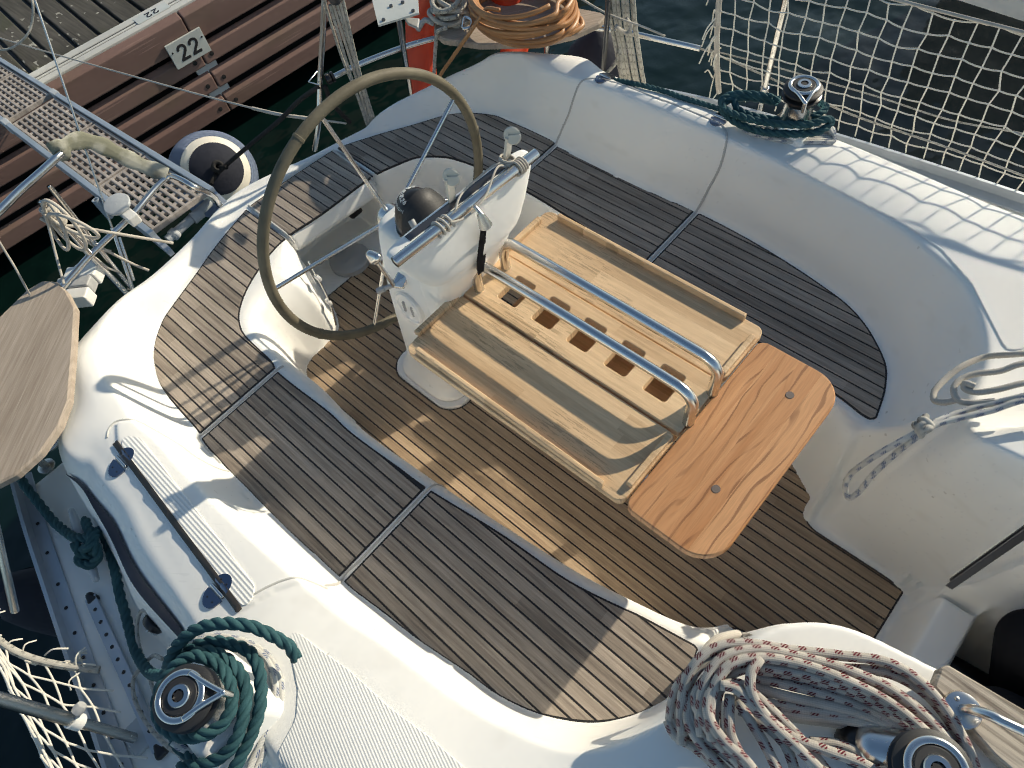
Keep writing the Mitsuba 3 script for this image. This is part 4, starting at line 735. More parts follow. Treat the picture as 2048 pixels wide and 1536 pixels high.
slv = spline([(-2.813,0.3032,0.955),(-2.801,0.3281,0.957),(-2.812,0.3667,0.955),(-2.825,0.4142,0.93),(-2.824,0.4557,0.88),(-2.815,0.4982,0.8),(-2.785,0.5403,0.73),(-2.726,0.5842,0.685)], .02)
pr_ = [(math.cos(t) * .010, math.sin(t) * .031) for t in np.linspace(0, 2 * np.pi, 13)[:-1]]
obj('canvas_sleeve', sweep(slv, pr_, scale=1.0 + .12 * np.sin(np.arange(len(slv)) * 1.1) + np.where(np.arange(len(slv)) < 4, .35, 0))[0], 'canvas', pit, True, label='mildewed pale canvas sleeve over the gate line')
an = thing('antenna', 'white mushroom antenna on a clamp on the starboard stern rail', 'antenna')
ac = A([(-2.691,0.3483,0.73)][0])
obj('dome', lathe([(0, .010), (.03, .009), (.050, .005), (.053, 0), (.048, -.012), (.030, -.018), (.018, -.030), (0, -.03)], ac, unit([.12, -.08, 1]), 36), 'grey_paint', an)
ak = A([(-2.624,0.3506,0.69)][0])
obj('clamp', cat(rod(ac + [0, 0, -.02], ak, .014), rbox(ak - [.03, .022, .02], ak + [.03, .022, .024], .006)), 'white_plastic', an)
lb = thing('outboard_bracket', 'white plastic outboard bracket below the starboard stern rail', 'bracket')
Lc = A([(-2.592,0.0382,0.6)][0])
M_ = trimesh.transformations.rotation_matrix(.75, [0, 0, 1])
def lbox(lo, hi, r=.008): b = rbox(lo, hi, r); b.apply_transform(M_); b.apply_translation(Lc); return b
obj('pad', lbox((-.075, -.085, -.03), (.055, -.028, .03)), 'white_plastic', lb); obj('pad', lbox((-.075, .028, -.03), (.055, .085, .03)), 'white_plastic', lb)
obj('clamp', lbox((-.09, -.027, -.02), (.05, .027, .035)), 'grey_plastic', lb)
b = lathe([(0, -.01), (.055, -.01), (.06, 0), (.055, .02), (0, .02)], (0, 0, 0), (0, 0, 1), 32); b.apply_transform(M_); b.apply_translation(Lc + [-.09, .05, -.03]); obj('disc', b, 'white_plastic', lb)
def seatboard(name, pts, z, label):
    t = thing(name, label, 'seat')
    g = Polygon(xy(pts)).buffer(-.02).buffer(.02, quad_segs=8)
    obj('board', chamfer(shapely.geometry.polygon.orient(g), z - .026, z, .006), 'teak_old', t, False)
    return t
seatboard('corner_seat', [(-2.558,-0.1077,0.75),(-2.549,-0.0442,0.75),(-2.499,-0.0142,0.75),(-2.426,-0.0122,0.75),(-2.323,-0.0317,0.75),(-2.174,-0.122,0.75),(-1.982,-0.2448,0.75),(-1.921,-0.3124,0.75),(-1.88,-0.4015,0.75),(-1.873,-0.4914,0.75),(-1.908,-0.5921,0.75),(-2.42,-0.8154,0.75),(-2.622,-0.6382,0.75),(-2.492,-0.36,0.75)], .75, 'weathered teak corner seat on the starboard stern rail, left edge')
sl1 = thing('hanging_cord', 'beige cord coiled around the top of the starboard stern rail', 'cord')
hk0 = A((*legx, .93))
for k, (a, b) in enumerate(((.075, .085), (.06, .11), (.08, .07))):
    t = np.linspace(0, 2 * np.pi, 26)
    rope('loop', np.c_[hk0[0] + .05 + .03 * k + a * np.cos(t), hk0[1] - .02 + .02 * k + .45 * a * np.sin(t + k), hk0[2] - .05 + b * np.sin(t)], .0065, 'rope_plain', sl1, .012)
rope('turns', coil(A((*legx, .84)), (0, 0, 1), .021, 7, .013), .0062, 'rope_plain', sl1, .008)
rope('tail', [(-2.623,0.112,0.9),(-2.601,0.1209,0.86),(-2.599,0.1631,0.82),(-2.555,0.239,0.75),(-2.611,0.4137,0.5)], .0062, 'rope_plain', sl1, .02)
rope('tail', [(-2.621,0.101,0.9),(-2.596,0.1238,0.84),(-2.653,0.1613,0.72),(-2.643,0.1882,0.64),(-2.633,0.2077,0.62)], .0065, 'rope_plain', sl1, .02)
rope('tail', [(-2.673,0.1694,0.7),(-2.657,0.2121,0.58),(-2.641,0.2439,0.5),(-2.614,0.2694,0.46)], .0058, 'rope_plain', sl1, .02)
rope('tail', [(-2.605,0.1462,0.66),(-2.595,0.1546,0.6),(-2.631,0.178,0.52),(-2.648,0.1754,0.46),(-2.631,0.159,0.43)], .0045, 'rope_plain', sl1, .02)
c2_ = thing('seat_lanyard', 'two thin white cords running down to the starboard corner seat', 'cord')
rope('cord', [(-2.514,-0.1095,0.755),(-2.548,-0.0763,0.85),(-2.584,-0.0518,0.93),(-2.637,0.0038,1.1)], .004, 'rope_plain', c2_, .03)
rope('cord', [(-2.457,-0.0024,0.752),(-2.547,0.0498,0.8),(-2.586,0.1018,0.88),(-2.57,0.1181,0.93)], .005, 'rope_plain', c2_, .03)
bs = thing('backstay', 'thin steel backstay wire rising from the starboard stern corner', 'wire')
b0, b1_, b2 = A([(-2.612,0.1658,0.42)][0]), A([(-2.666,0.2529,0.62)][0]), A([(-3.057,0.6215,1.3)][0])
d = unit(b2 - b0)
obj('wire', rod(b0 + d * .25, b2 + d * 3.0, .0042, 8), 'steel_worn', bs, True)
obj('turnbuckle', cat(rod(b0, b0 + d * .27, .008, 10), rod(b0 + d * .05 + [.012, .012, 0], b0 + d * .23 + [.012, .012, 0], .006, 8)), 'steel', bs, True)
dl = thing('thin_mooring_line', 'thin white line stretched from the pontoon to the stern', 'rope')
rope('line', [(-6.801,0.7269,0.02),(-5.984,0.8662,0.06),(-4.357,1.064,0.26),(-3.321,1.18,0.41),(-2.956,1.246,0.45),(-2.628,1.391,0.44)], .0048, 'rope_plain', dl, .05)
rope('splice', [(-3.154,1.21,0.425),(-2.95,1.243,0.452),(-2.799,1.31,0.449)], .0085, 'rope_plain', dl, .03)
nl = thing('dangling_line', 'slack grey line hanging across the top left corner', 'rope')
rope('line', [(-3.144,0.6453,1.3),(-3.108,0.6153,1.27),(-3.119,0.5772,1.22),(-3.116,0.5472,1.2),(-3.13,0.5001,1.18),(-3.152,0.4613,1.17),(-3.216,0.4086,1.17)], .0042, 'rope_grey', nl, .02)

# ================================================================ STERN POST, TACKLE, PORT RAIL AND GEAR
pp = thing('stern_gate_rail', 'stainless steel stern rail on the port side of the gangway', 'rail')
obj('post', tube(spline([(-2.702,1.22,0.37),(-2.672,1.244,0.44),(-2.656,1.281,0.52),(-2.653,1.361,0.68),(-2.587,1.426,0.9),(-2.536,1.468,1.06),(-2.507,1.557,1.25)], .03), .0128, 12), 'steel', pp, True)
obj('mid_rail', tube(spline([(-2.623,1.38,0.68),(-2.58,1.539,0.68),(-2.5,1.724,0.68),(-2.418,1.86,0.68),(-2.292,2.027,0.68),(-2.135,2.193,0.68)], .05), .0128, 12), 'steel', pp, True)
kb = A([(-2.629,1.376,0.68)][0]); kd = unit(A([(-2.593,1.489,0.68)][0]) - kb)
obj('joint_knob', lathe([(0, -.02), (.02, -.02), (.024, -.012), (.024, .0), (.017, .004), (.024, .008), (.024, .018), (0, .024)], kb + kd * .02, kd, 24), 'black_plastic', pp)
obj('clip', tube([(-2.625,1.337,0.68),(-2.689,1.322,0.68),(-2.717,1.396,0.68)], .003, 6), 'steel', pp, True)
obj('leg', rod([(-2.55,1.741,0.42)][0], [(-2.333,1.641,0.97)][0], .0128), 'steel', pp, True)
R2_ = [(-1.773,1.867,0.9),(-1.709,1.972,0.9),(-1.587,2.041,0.9),(-1.424,2.067,0.9),(-1.209,2.106,0.9),(-1.17,2.112,0.9)]
obj('top_rail', tube(spline([(-2.076,2.095,0.7),(-1.962,2.197,0.69),(-1.788,2.31,0.68),(-1.613,2.379,0.66),(-1.413,2.461,0.63)], .05), .0125, 12), 'steel', pp, True)
obj('flag_staff', rod([(-1.728,2.198,0.55)][0], [(-1.414,1.847,1.25)][0], .0105, 12), 'black_plastic', pp, True)
for q, w in ((1250, 1), (1470, 1)): pass
obj('leg', rod([(-1.669,2.271,0.46)][0], [(-1.718,2.306,0.7)][0], .0125), 'steel', pp, True)
obj('leg', rod([(-2.092,2.222,0.45)][0], [(-1.908,2.056,0.73)][0], .0125), 'steel', pp, True)
tk = thing('backstay_tackle', 'multi part rope tackle with a steel block hanging above the port stern', 'tackle')
t0, t1 = A([(-2.572,1.486,0.38)][0]), A([(-2.426,1.433,1.06)][0]); td = unit(t1 - t0)
for k, (o, q) in enumerate(((-.024, -.010), (-.012, -.004), (0, .006), (.012, .004), (.022, -.006))):
    sd_ = unit(np.cross(td, [0, 0, 1]))
    rope('part', [t0 + sd_ * o * .9 + [0, 0, 0], (t0 + t1) / 2 + sd_ * o + [0, q, 0], t1 + sd_ * o * 1.2], .0062, 'rope_plain' if k % 2 else 'rope_grey', tk, .04)
rope('part', [t1 + [-.03, -.03, .02], t1 * .6 + t0 * .4 + [-.045, -.02, 0], t1 * .3 + t0 * .7 + [-.012, -.02, 0], t0], .006, 'rope_grey', tk, .04)
obj('block', rhull([t1 + td * .02, t1 + td * .10], .026), 'dark_metal', tk, 40); obj('block_pin', rod(t1 + td * .05 + [-.03, .02, 0], t1 + td * .05 + [.03, -.02, 0], .009), 'steel', tk)
obj('wire', rod(t1 + td * .1, t1 + td * 3, .0042, 8), 'steel_worn', tk, True)
dp = thing('dark_mooring_line', 'dark wet rope from the round fender up to the stern rail', 'rope')
rope('line', [(-3.255,0.9185,0.18),(-3.226,1.001,0.21),(-3.113,1.093,0.3),(-2.92,1.218,0.45),(-2.795,1.298,0.56),(-2.648,1.347,0.66)], .011, 'rope_dark', dp, .03)
rope('line', [(-2.628,1.36,0.66),(-2.641,1.364,0.58),(-2.663,1.401,0.48),(-2.655,1.427,0.41)], .011, 'rope_dark', dp, .03)
bp = thing('radar_plate', 'pale grey metal plate with four bolts on the port stern rail', 'plate')
Q = [A(p) for p in [(-2.452,1.615,0.99),(-2.319,1.752,0.99),(-2.178,1.625,0.99),(-2.261,1.482,0.99)]]
ctr = sum(Q) / 4; nn = unit(np.cross(Q[1] - Q[0], Q[3] - Q[0])); nn = nn if nn[2] > 0 else -nn
obj('plate', hull(np.vstack([np.array(Q) + nn * .004, np.array(Q) - nn * .004])), 'sign_plate', bp, False)
for p in [(-2.264,1.515,0.99),(-2.203,1.619,0.99),(-2.308,1.597,0.99),(-2.284,1.639,0.99)]: obj('bolt', lathe([(0, .008), (.007, .007), (.008, 0), (0, 0)], A(p) + nn * .004, nn, 12), 'dark_metal', bp)
obj('tab', rhull([A(p) for p in [(-2.285,1.635,0.93),(-2.235,1.656,0.93),(-2.201,1.617,0.93),(-2.248,1.617,0.93)]], .006), 'grey_plastic', bp)
rb = thing('lifebuoy', 'red horseshoe lifebuoy hanging on the port stern rail', 'lifebuoy')
obj('float', tube(spline([(-2.583,1.843,0.3),(-2.595,1.872,0.42),(-2.604,1.912,0.58),(-2.572,1.953,0.74),(-2.478,2.033,0.84),(-2.363,2.141,0.84),(-2.252,2.186,0.76),(-2.233,2.187,0.6),(-2.3,2.227,0.44),(-2.347,2.254,0.34)], .03), .068, 18), 'red_plastic', rb, True)
obj('strap', tube(spline([(-2.45,1.801,0.74),(-2.421,1.83,0.78),(-2.391,1.851,0.76)], .02), .012, 8), 'grey_plastic', rb, True)
seatboard('corner_seat', [(-2.366,1.823,0.75),(-2.291,1.801,0.75),(-2.121,1.86,0.75),(-1.905,2.002,0.75),(-1.815,2.124,0.75),(-1.776,2.237,0.75),(-1.78,2.293,0.75),(-1.816,2.305,0.75),(-1.939,2.278,0.75),(-2.351,2.382,0.75),(-2.652,2.218,0.75),(-2.591,2.061,0.75)], .75, 'weathered teak corner seat under an orange hose coil, port stern rail')
oh = thing('hose_coil', 'orange hose coiled on the port corner seat', 'hose')
oc = A([(-2.06,2.078,0.755)][0])
pts = []
for k in range(9):
    t = np.linspace(0, 2 * np.pi, 28, endpoint=False)
    rr = .245 + .012 * math.sin(k * 2.1) - .003 * k; ry = .185 + .010 * math.cos(k * 1.7)
    pts += [oc + [rr * math.cos(a) + .006 * math.sin(k * 3), ry * math.sin(a) + .01 * math.cos(k * 5), .013 + .016 * (k + a / 6.28) * .9 + .01 * math.sin(a * 2 + k)] for a in t]
rope('coil', pts, .0105, 'orange_hose', oh, .02, 9)
rope('tail', [(-2.026,1.913,0.9),(-2.094,1.901,0.89),(-2.104,1.877,0.87),(-2.146,1.821,0.8),(-2.245,1.798,0.68),(-2.328,1.778,0.58),(-2.389,1.769,0.5)], .0085, 'orange_hose', oh, .02)
rope('tail', [(-1.867,2.024,0.77),(-1.817,2.094,0.77),(-1.807,2.165,0.77),(-1.837,2.186,0.78)], .0105, 'orange_hose', oh, .02)
gh = thing('grey_rope_heap', 'heap of grey rope with a shackle beside the orange hose coil', 'rope')
for k in range(7):
    g0 = A([(-2.352,1.932,0.77)][0]) + [rng.normal() * .015, rng.normal() * .015, .012 * k]
    t = np.linspace(0, 2 * np.pi, 20); rx, ry = .095 - .006 * k, .055 + .012 * math.sin(k * 2.3); th = .5 * math.sin(k * 1.9)
    rope('loop', np.c_[g0[0] + rx * np.cos(t) * math.cos(th) - ry * np.sin(t) * math.sin(th), g0[1] + rx * np.cos(t) * math.sin(th) + ry * np.sin(t) * math.cos(th), g0[2] + .012 * np.sin(2 * t + k)], .0105, 'rope_plain' if k % 2 else 'rope_grey', gh, .015)
rope('tail', [(-2.292,1.842,0.78),(-2.324,1.812,0.77),(-2.35,1.811,0.72),(-2.353,1.788,0.66),(-2.388,1.783,0.55)], .0085, 'rope_grey', gh, .02)
obj('shackle', tube(spline([(-2.181,1.832,0.82),(-2.223,1.891,0.82),(-2.187,1.891,0.82),(-2.153,1.849,0.82),(-2.174,1.825,0.82)], .01), .007, 8), 'steel', gh, True)
pr2 = thing('hank_of_rope', 'hank of white rope with black flecks hanging on the port rail', 'rope')
for k in range(9):
    o = (k - 4) * .011
    rope('turn', np.array([(-1.604,2.151,1),(-1.614,2.186,0.84),(-1.629,2.236,0.7),(-1.615,2.25,0.58),(-1.612,2.27,0.5)]) + [o, o * .5 + .01 * math.sin(k * 2), .0], .0085, 'rope_grey', pr2, .03)
rope('turn', [(-1.612,2.27,0.5),(-1.622,2.248,0.5),(-1.644,2.225,0.56),(-1.651,2.218,0.68),(-1.667,2.211,0.62),(-1.715,2.178,0.55)], .008, 'rope_grey', pr2, .02)
rope('turn', [(-1.585,2.101,0.87),(-1.573,2.125,0.84),(-1.554,2.139,0.83),(-1.548,2.149,0.86),(-1.56,2.131,0.89)], .008, 'rope_plain', pr2, .02)
fd = thing('dark_fender', 'dark round fender beyond the port quarter', 'fender')
obj('ball', lathe([(0, -.17), (.09, -.15), (.155, -.08), (.17, 0), (.15, .08), (.08, .15), (.03, .19), (0, .20)], A([(-2.061,2.582,0.25)][0]), n=32), 'fender_navy', fd)
rl = thing('lifeline', 'wire lifelines with reddish whipping beyond the port rail', 'wire')
rope('wire', [(-1.655,1.947,1.05),(-1.564,2.006,0.98),(-1.455,2.11,0.9),(-1.403,2.17,0.85)], .004, 'rope_plain', rl, .05)

# ================================================================ NETTING
def net(root, P, nu, nv, r, seed, sag=.012):
    """P(u, v) -> point, u along, v up"""
    g = np.random.default_rng(seed)
    N = np.array([[P(i / nu, j / nv) + g.normal(0, .004, 3) + A([0, 0, -sag * math.sin(math.pi * (i % 7) / 7)]) * (j / nv) for j in range(nv + 1)] for i in range(nu + 1)])
    ms = []
    for j in range(1, nv + 1): ms.append(tube(wav(N[:, j], r), r, 5))
    for i in range(nu + 1): ms.append(tube(wav(N[i, :], r), r, 5))
    obj('mesh', cat(*ms), 'net_cord', root, True)
    kn = [trimesh.creation.icosphere(0, r * 1.55) for _ in range(1)][0]
    ks = []
    for p in N[:, 1:].reshape(-1, 3): k = kn.copy(); k.apply_translation(p); ks.append(k)
    obj('knots', cat(*ks), 'net_cord', root, True, kind='stuff')
def wav(p, r):
    q = []
    for a, b in zip(p[:-1], p[1:]): q += [a, (a * .67 + b * .33) + [0, 0, -.0022], (a * .33 + b * .67) + [0, 0, -.0022]]
    return spline(q + [p[-1]], .012)
np_ = thing('safety_net', 'white safety netting along the port rail beyond the winch', 'net')
def PN(u, v):
    x = -1.30 + u * 1.75; lean = .5 * (1 - u) ** 3
    zb = .455 + .03 * u; zt = 1.03
    return A([x - (1 - v) * 0 - v * .05 * (1 - u), 2.47 + .065 * min(u * 1.6, 1) - .03 * math.sin(math.pi * v) - .02 * v, zb + (zt - zb) * v])
net(np_, PN, 26, 9, .0029, 3)
rope('top_line', [PN(u, 1.0) for u in np.linspace(0, 1, 20)], .006, 'rope_plain', np_, .03)
rope('edge_line', [PN(0, v) + A([.0, 0, 0]) for v in np.linspace(0, 1, 8)] + [PN(0, 1) + A([-.03, 0, .12])], .012, 'rope_plain', np_, .03)
for k in range(26):
    v = rng.random(); p = PN(0, v) + A([rng.normal() * .012, rng.normal() * .012, 0]); a = rng.normal(0, 1, 3) * .02
    rope('frayed_end', [p, p + a + [-.01, 0, -.02], p + a * 1.6 + [-.015, 0, -.05 - .04 * rng.random()]], .003, 'net_cord', np_, .012, 5)
sp_ = thing('stanchion', 'polished steel stanchion carrying the netting on the port side', 'stanchion')
s0, s1 = A([(-1.089,2.451,0.45)][0]), A([(-1.098,2.5,0.9205)][0]); s1 = s0 + (s1 - s0) * 1.35
s0[1] = 2.455
obj('post', rod(s0, s1, .0125, 16), 'steel', sp_, True)
cz = s0 + (s1 - s0) * .14; obj('collar', cat(rod(cz - [0, 0, .022], cz + [0, 0, .012], .0175, 20)), 'white_plastic', sp_); obj('clamp', rod(cz + [0, 0, .012], cz + [0, 0, .026], .019, 20), 'steel', sp_)
lw = thing('lifeline', 'grey wire lifeline threaded through the port netting', 'wire')
rope('wire', [(-1.423,2.48,0.6158),(-1.349,2.48,0.6158),(-1.04,2.48,0.5961),(-0.7318,2.48,0.5732),(-0.3839,2.48,0.5833),(-0.0896,2.48,0.5841),(0.3066,2.48,0.5767)], .004, 'rope_grey', lw, .05)
rope('wire', [(-1.386,2.5,0.6102),(-1.129,2.5,0.6359),(-0.8906,2.5,0.6515),(-0.6516,2.5,0.667),(-0.3938,2.5,0.6758),(-0.1434,2.5,0.7219),(0.1957,2.5,0.7585)], .003, 'rope_grey', lw, .05)
ns = thing('safety_net', 'white safety netting hanging over the starboard side, bottom left corner', 'net')
nA, nB = A([(-1.338,-0.7019,0.47)][0]), A([(-1.746,-0.8,0.6496)][0])
def SN(u, v):
    x0 = nA + (nB - nA) * v
    return A([x0[0] + u * (1.35 - .1 * v), x0[1] - u * .10 - .07 * math.sin(math.pi * v) - .02 * u, x0[2] + .01 * math.sin(u * 9)])
net(ns, SN, 17, 7, .0032, 5)
rope('edge_line', [SN(0, v) + A([0, 0, .004]) for v in np.linspace(0, 1, 8)], .011, 'rope_grey', ns, .03)
for k in range(22):
    p = SN(0, rng.random()) + rng.normal(0, .01, 3); a = rng.normal(0, 1, 3) * .025
    rope('frayed_end', [p, p + a * .6 + [0, .01, .012], p + a + [.01, .02, -.01]], .0025, 'net_cord', ns, .012, 5)
ss_ = thing('stanchion', 'grey steel stanchion with a white collar above the starboard side deck', 'stanchion')
s0 = A([(-1.103,-0.7335,0.46)][0]); s1 = A([(-1.369,-0.86,0.6938)][0]) if 0 else A([(-1.216,-0.767,0.86)][0]); s2 = s0 + (s1 - s0) * 1.5
obj('post', rod(s0, s2, .0135, 16), 'steel_worn', ss_, True); obj('sleeve', rod(s0 + (s1 - s0) * .48, s2, .0165, 16), 'steel_worn', ss_, True)
c0 = s0 + (s1 - s0) * .48; cdv = unit(s1 - s0); obj('collar', rod(c0 - cdv * .016, c0 + cdv * .016, .0215, 20), 'white_plastic', ss_)
obj('foot', rbox(s0 + [-.05, -.03, -.03], s0 + [.04, .03, -.012], .006), 'grey_paint', ss_); obj('knob', lathe([(0, -.012), (.014, -.012), (.016, 0), (.012, .012), (0, .014)], c0 + [.0, .035, .03], (0, 1, .3), 12), 'grey_plastic', ss_)
br = thing('boarding_rail', 'steel tube outside the starboard deck edge at the left border', 'rail')
obj('tube', rod([(-1.521,-0.706,0.7)][0], [(-1.565,-0.5394,0.95)][0], .011, 14), 'steel', br, True)
fs = thing('dark_fender', 'dark ribbed fender hanging outside the starboard toe rail', 'fender')
obj('body', lathe([(0, -.25), (.07, -.23), (.10, -.15), (.105, 0), (.10, .12), (.06, .19), (.025, .23), (0, .235)], A([(-2.002,-0.8631,0.05)][0]), n=28), 'fender_navy', fs)

# ================================================================ RED FLECKED ROPE, CABIN WINCH, TEAK CAPPING (starboard, forward)
rr = thing('rope_hank', 'big hank of white rope with red flecks on the starboard coaming', 'rope')
RS = [[(0.0222,0.2123,0.83),(-0.0073,0.247,0.85),(-0.0312,0.2956,0.88),(-0.0349,0.3454,0.9),(-0.0163,0.3943,0.905),(0.0286,0.4376,0.905),(0.0971,0.4811,0.9),(0.1793,0.5377,0.895),(0.2623,0.589,0.89),(0.334,0.5948,0.885),(0.3949,0.5754,0.88),(0.4405,0.5476,0.875),(0.4791,0.5138,0.87)],
 [(0.0485,0.2317,0.86),(0.0219,0.2669,0.885),(-0.001,0.3191,0.905),(0.0008,0.3749,0.915),(0.0425,0.4311,0.915),(0.1187,0.4789,0.91),(0.2076,0.52,0.905),(0.2829,0.5408,0.9),(0.3463,0.5395,0.895),(0.4031,0.5273,0.89),(0.4527,0.4954,0.885)],
 [(0.0709,0.2368,0.88),(0.0419,0.2696,0.9),(0.0191,0.3192,0.915),(0.0197,0.3707,0.925),(0.0544,0.418,0.925),(0.1248,0.4639,0.92),(0.2071,0.4951,0.915),(0.2833,0.5126,0.91),(0.3451,0.5134,0.905),(0.3954,0.5058,0.9),(0.4383,0.4766,0.895)],
 [(0.0569,0.3994,0.88),(0.1055,0.4334,0.885),(0.1745,0.4707,0.885),(0.2485,0.4976,0.88),(0.3176,0.5092,0.875),(0.3815,0.5061,0.87),(0.4344,0.4805,0.865)],
 [(0.0597,0.3884,0.87),(0.1167,0.4182,0.875),(0.187,0.4532,0.875),(0.2589,0.4837,0.87),(0.3271,0.4972,0.865),(0.3764,0.4933,0.86),(0.4232,0.4713,0.855)],
 [(0.0742,0.376,0.865),(0.1376,0.4041,0.87),(0.2063,0.4407,0.87),(0.275,0.4763,0.865),(0.3383,0.4884,0.86),(0.3889,0.4814,0.855),(0.4195,0.4626,0.85)],
 [(0.0848,0.3604,0.86),(0.1403,0.3821,0.865),(0.2059,0.4239,0.865),(0.262,0.4633,0.86),(0.3148,0.4851,0.858),(0.3618,0.4857,0.855)],
 [(0.0917,0.3507,0.855),(0.1636,0.3831,0.86),(0.2269,0.4281,0.86),(0.2913,0.4695,0.858),(0.3371,0.4831,0.856),(0.3744,0.4803,0.855)],
 [(0.0674,0.4143,0.9),(0.1344,0.4538,0.905),(0.2232,0.4933,0.9),(0.3096,0.5113,0.895),(0.3703,0.5138,0.89),(0.4241,0.4982,0.885),(0.4527,0.479,0.88)],
 [(-0.0042,0.2737,0.86),(0.0144,0.2391,0.86),(0.0508,0.222,0.855),(0.0968,0.2145,0.85),(0.1462,0.211,0.845)],
 [(0.0032,0.2948,0.885),(0.0302,0.2617,0.885),(0.0659,0.2445,0.88),(0.1116,0.2395,0.875),(0.161,0.2343,0.87)],
 [(0.0204,0.3354,0.915),(0.0232,0.2888,0.91),(0.0469,0.2611,0.905),(0.0911,0.2475,0.9),(0.1376,0.2466,0.895),(0.1778,0.2366,0.89)],
 [(0.0255,0.3252,0.925),(0.0511,0.3397,0.925),(0.0943,0.3361,0.92),(0.1493,0.3313,0.91),(0.2067,0.3297,0.9),(0.2649,0.3245,0.89)],
 [(0.0515,0.3273,0.9),(0.0703,0.2942,0.9),(0.0933,0.2666,0.895),(0.1261,0.2485,0.89),(0.1641,0.2248,0.885)],
 [(0.0684,0.331,0.89),(0.1071,0.3153,0.89),(0.1535,0.2964,0.885),(0.2029,0.2705,0.88)],
 [(0.059,0.4183,0.93),(0.0597,0.3837,0.935),(0.0799,0.3525,0.93),(0.1226,0.3372,0.915),(0.1799,0.3389,0.9),(0.2437,0.3629,0.89),(0.3053,0.3889,0.88),(0.3631,0.4007,0.87)],
 [(0.0828,0.3202,0.88),(0.135,0.3287,0.88),(0.1837,0.3237,0.875),(0.2212,0.2987,0.87)],
 [(-0.014,0.2229,0.8),(-0.0322,0.2546,0.83),(-0.0389,0.2819,0.85),(-0.035,0.3101,0.87)],
 [(-0.018,0.2194,0.8),(0.0107,0.2058,0.8),(0.0554,0.2122,0.81),(0.1036,0.2107,0.82)],
 [(0.2206,0.3656,0.85),(0.2664,0.3978,0.855),(0.3038,0.4069,0.855),(0.3495,0.4011,0.85)]]
EX = []
for k, p in enumerate(RS[:13]):
    q = A(p); m_ = len(q); e = rng.normal(0, 1, 3)
    EX.append(q + np.array([.010 * e[0] + .012 * math.sin(k), .014 * e[1], -.020 - .005 * (k % 3)]) + np.c_[np.zeros(m_), .010 * np.sin(np.arange(m_) * .8 + k), np.zeros(m_)])
for k, p in enumerate(RS + EX): rope('turn', p, .0108, 'rope_red' if k not in (5, 7, 25, 27) else 'rope_plain', rr, .012, 10)
rope('free_end', [(-0.0013,0.479,0.76),(-0.0167,0.4519,0.79),(-0.0313,0.4173,0.82),(-0.034,0.3781,0.84),(-0.0275,0.3473,0.85),(-0.0272,0.3203,0.84),(-0.0256,0.2839,0.83),(-0.0211,0.2528,0.82),(-0.0092,0.2271,0.8),(0.0143,0.2191,0.8),(0.0416,0.2365,0.81)], .0105, 'rope_plain', rr, .012)
for k in range(10): a = rng.normal(0, 1, 3) * .006; e = A([(-0.0013,0.479,0.76)][0]); obj('fray', rod(e, e + [.022, .012, 0] + a, .0016, 5), 'rope_plain', rr, True)
cw = thing('cabin_winch', 'chrome winch with a black self tailing top at the bottom edge', 'winch')
winch(cw, A([(0.3881,0.4374,0.99)][0]), .066, -.9)
bf = thing('spare_winch_drum', 'polished steel drum with a black base under the rope hank', 'winch')
dq = A([(0.3384,0.4503,0.84)][0]); obj('drum', rhull([dq + [-.02, -.01, 0], dq + [.03, .015, .02]], .045, 3), 'steel', bf, 50); obj('rim', rhull([dq + [-.04, -.02, -.02], dq + [-.01, .0, -.02]], .046, 2), 'black_plastic', bf)
cap_ = thing('teak_capping', 'weathered teak capping board on the cabin edge, bottom right corner', 'board')
capz = .87
cp = [(0.3502,0.6116,0.87),(0.3451,0.6538,0.87),(0.3537,0.6687,0.87),(0.3684,0.6699,0.87),(0.4965,0.6813,0.87),(0.7096,0.7056,0.87),(0.746,0.5925,0.87),(0.5448,0.5606,0.87),(0.4889,0.5675,0.87)]
obj('board', chamfer(shapely.geometry.polygon.orient(Polygon(xy(cp)).buffer(-.006).buffer(.006)), capz - .035, capz, .004), 'teak_cap', cap_, False)
ub = thing('grab_rail', 'curved stainless steel grab rail bolted to the teak capping', 'handle')
u0 = A([(0.41,0.6039,0.872)][0]); obj('base', lathe([(0, .006), (.024, .006), (.034, .004), (.036, 0), (0, 0)], u0, n=36), 'steel', ub)
obj('bar', tube(spline([u0 + [0, 0, .0], u0 + [.004, 0, .03], u0 + [.03, .004, .055]] + [(0.4535,0.6097,0.93),(0.4931,0.6191,0.93),(0.5748,0.6375,0.93)], .012), .0105, 14), 'steel', ub, True)
for a in (.5, 2.6, 4.7): obj('screw', lathe([(0, .003), (.004, .002), (.005, 0), (0, 0)], u0 + [.021 * math.cos(a), .021 * math.sin(a), .007], n=10), 'steel_worn', ub)

# ================================================================ PORT COAMING ROPES
pt = thing('mooring_rope', 'teal twisted rope coiled around the port winch with a tail along the coaming', 'rope')
strand('tail', [(-1.533,2.022,0.7),(-1.452,2.025,0.715),(-1.331,2.05,0.715),(-1.221,2.058,0.715),(-1.118,2.071,0.715),(-1.053,2.07,0.72)], .0105, 'teal_fibre', pt)
strand('coil', [(-0.9072,2.128,0.8),(-0.9831,2.103,0.8),(-1.045,2.074,0.79),(-1.054,2.033,0.785),(-1.01,2.005,0.78),(-0.9216,2.01,0.78),(-0.8199,2.036,0.785),(-0.7341,2.084,0.79),(-0.6967,2.132,0.795),(-0.6862,2.147,0.775),(-0.699,2.1,0.765),(-0.779,2.044,0.755),(-0.8918,2.004,0.75),(-0.9833,2.002,0.755),(-1.045,2.03,0.765),(-1.036,2.06,0.785),(-0.98,2.1,0.795),(-0.8837,2.142,0.79)], .0135, 'teal_fibre', pt)
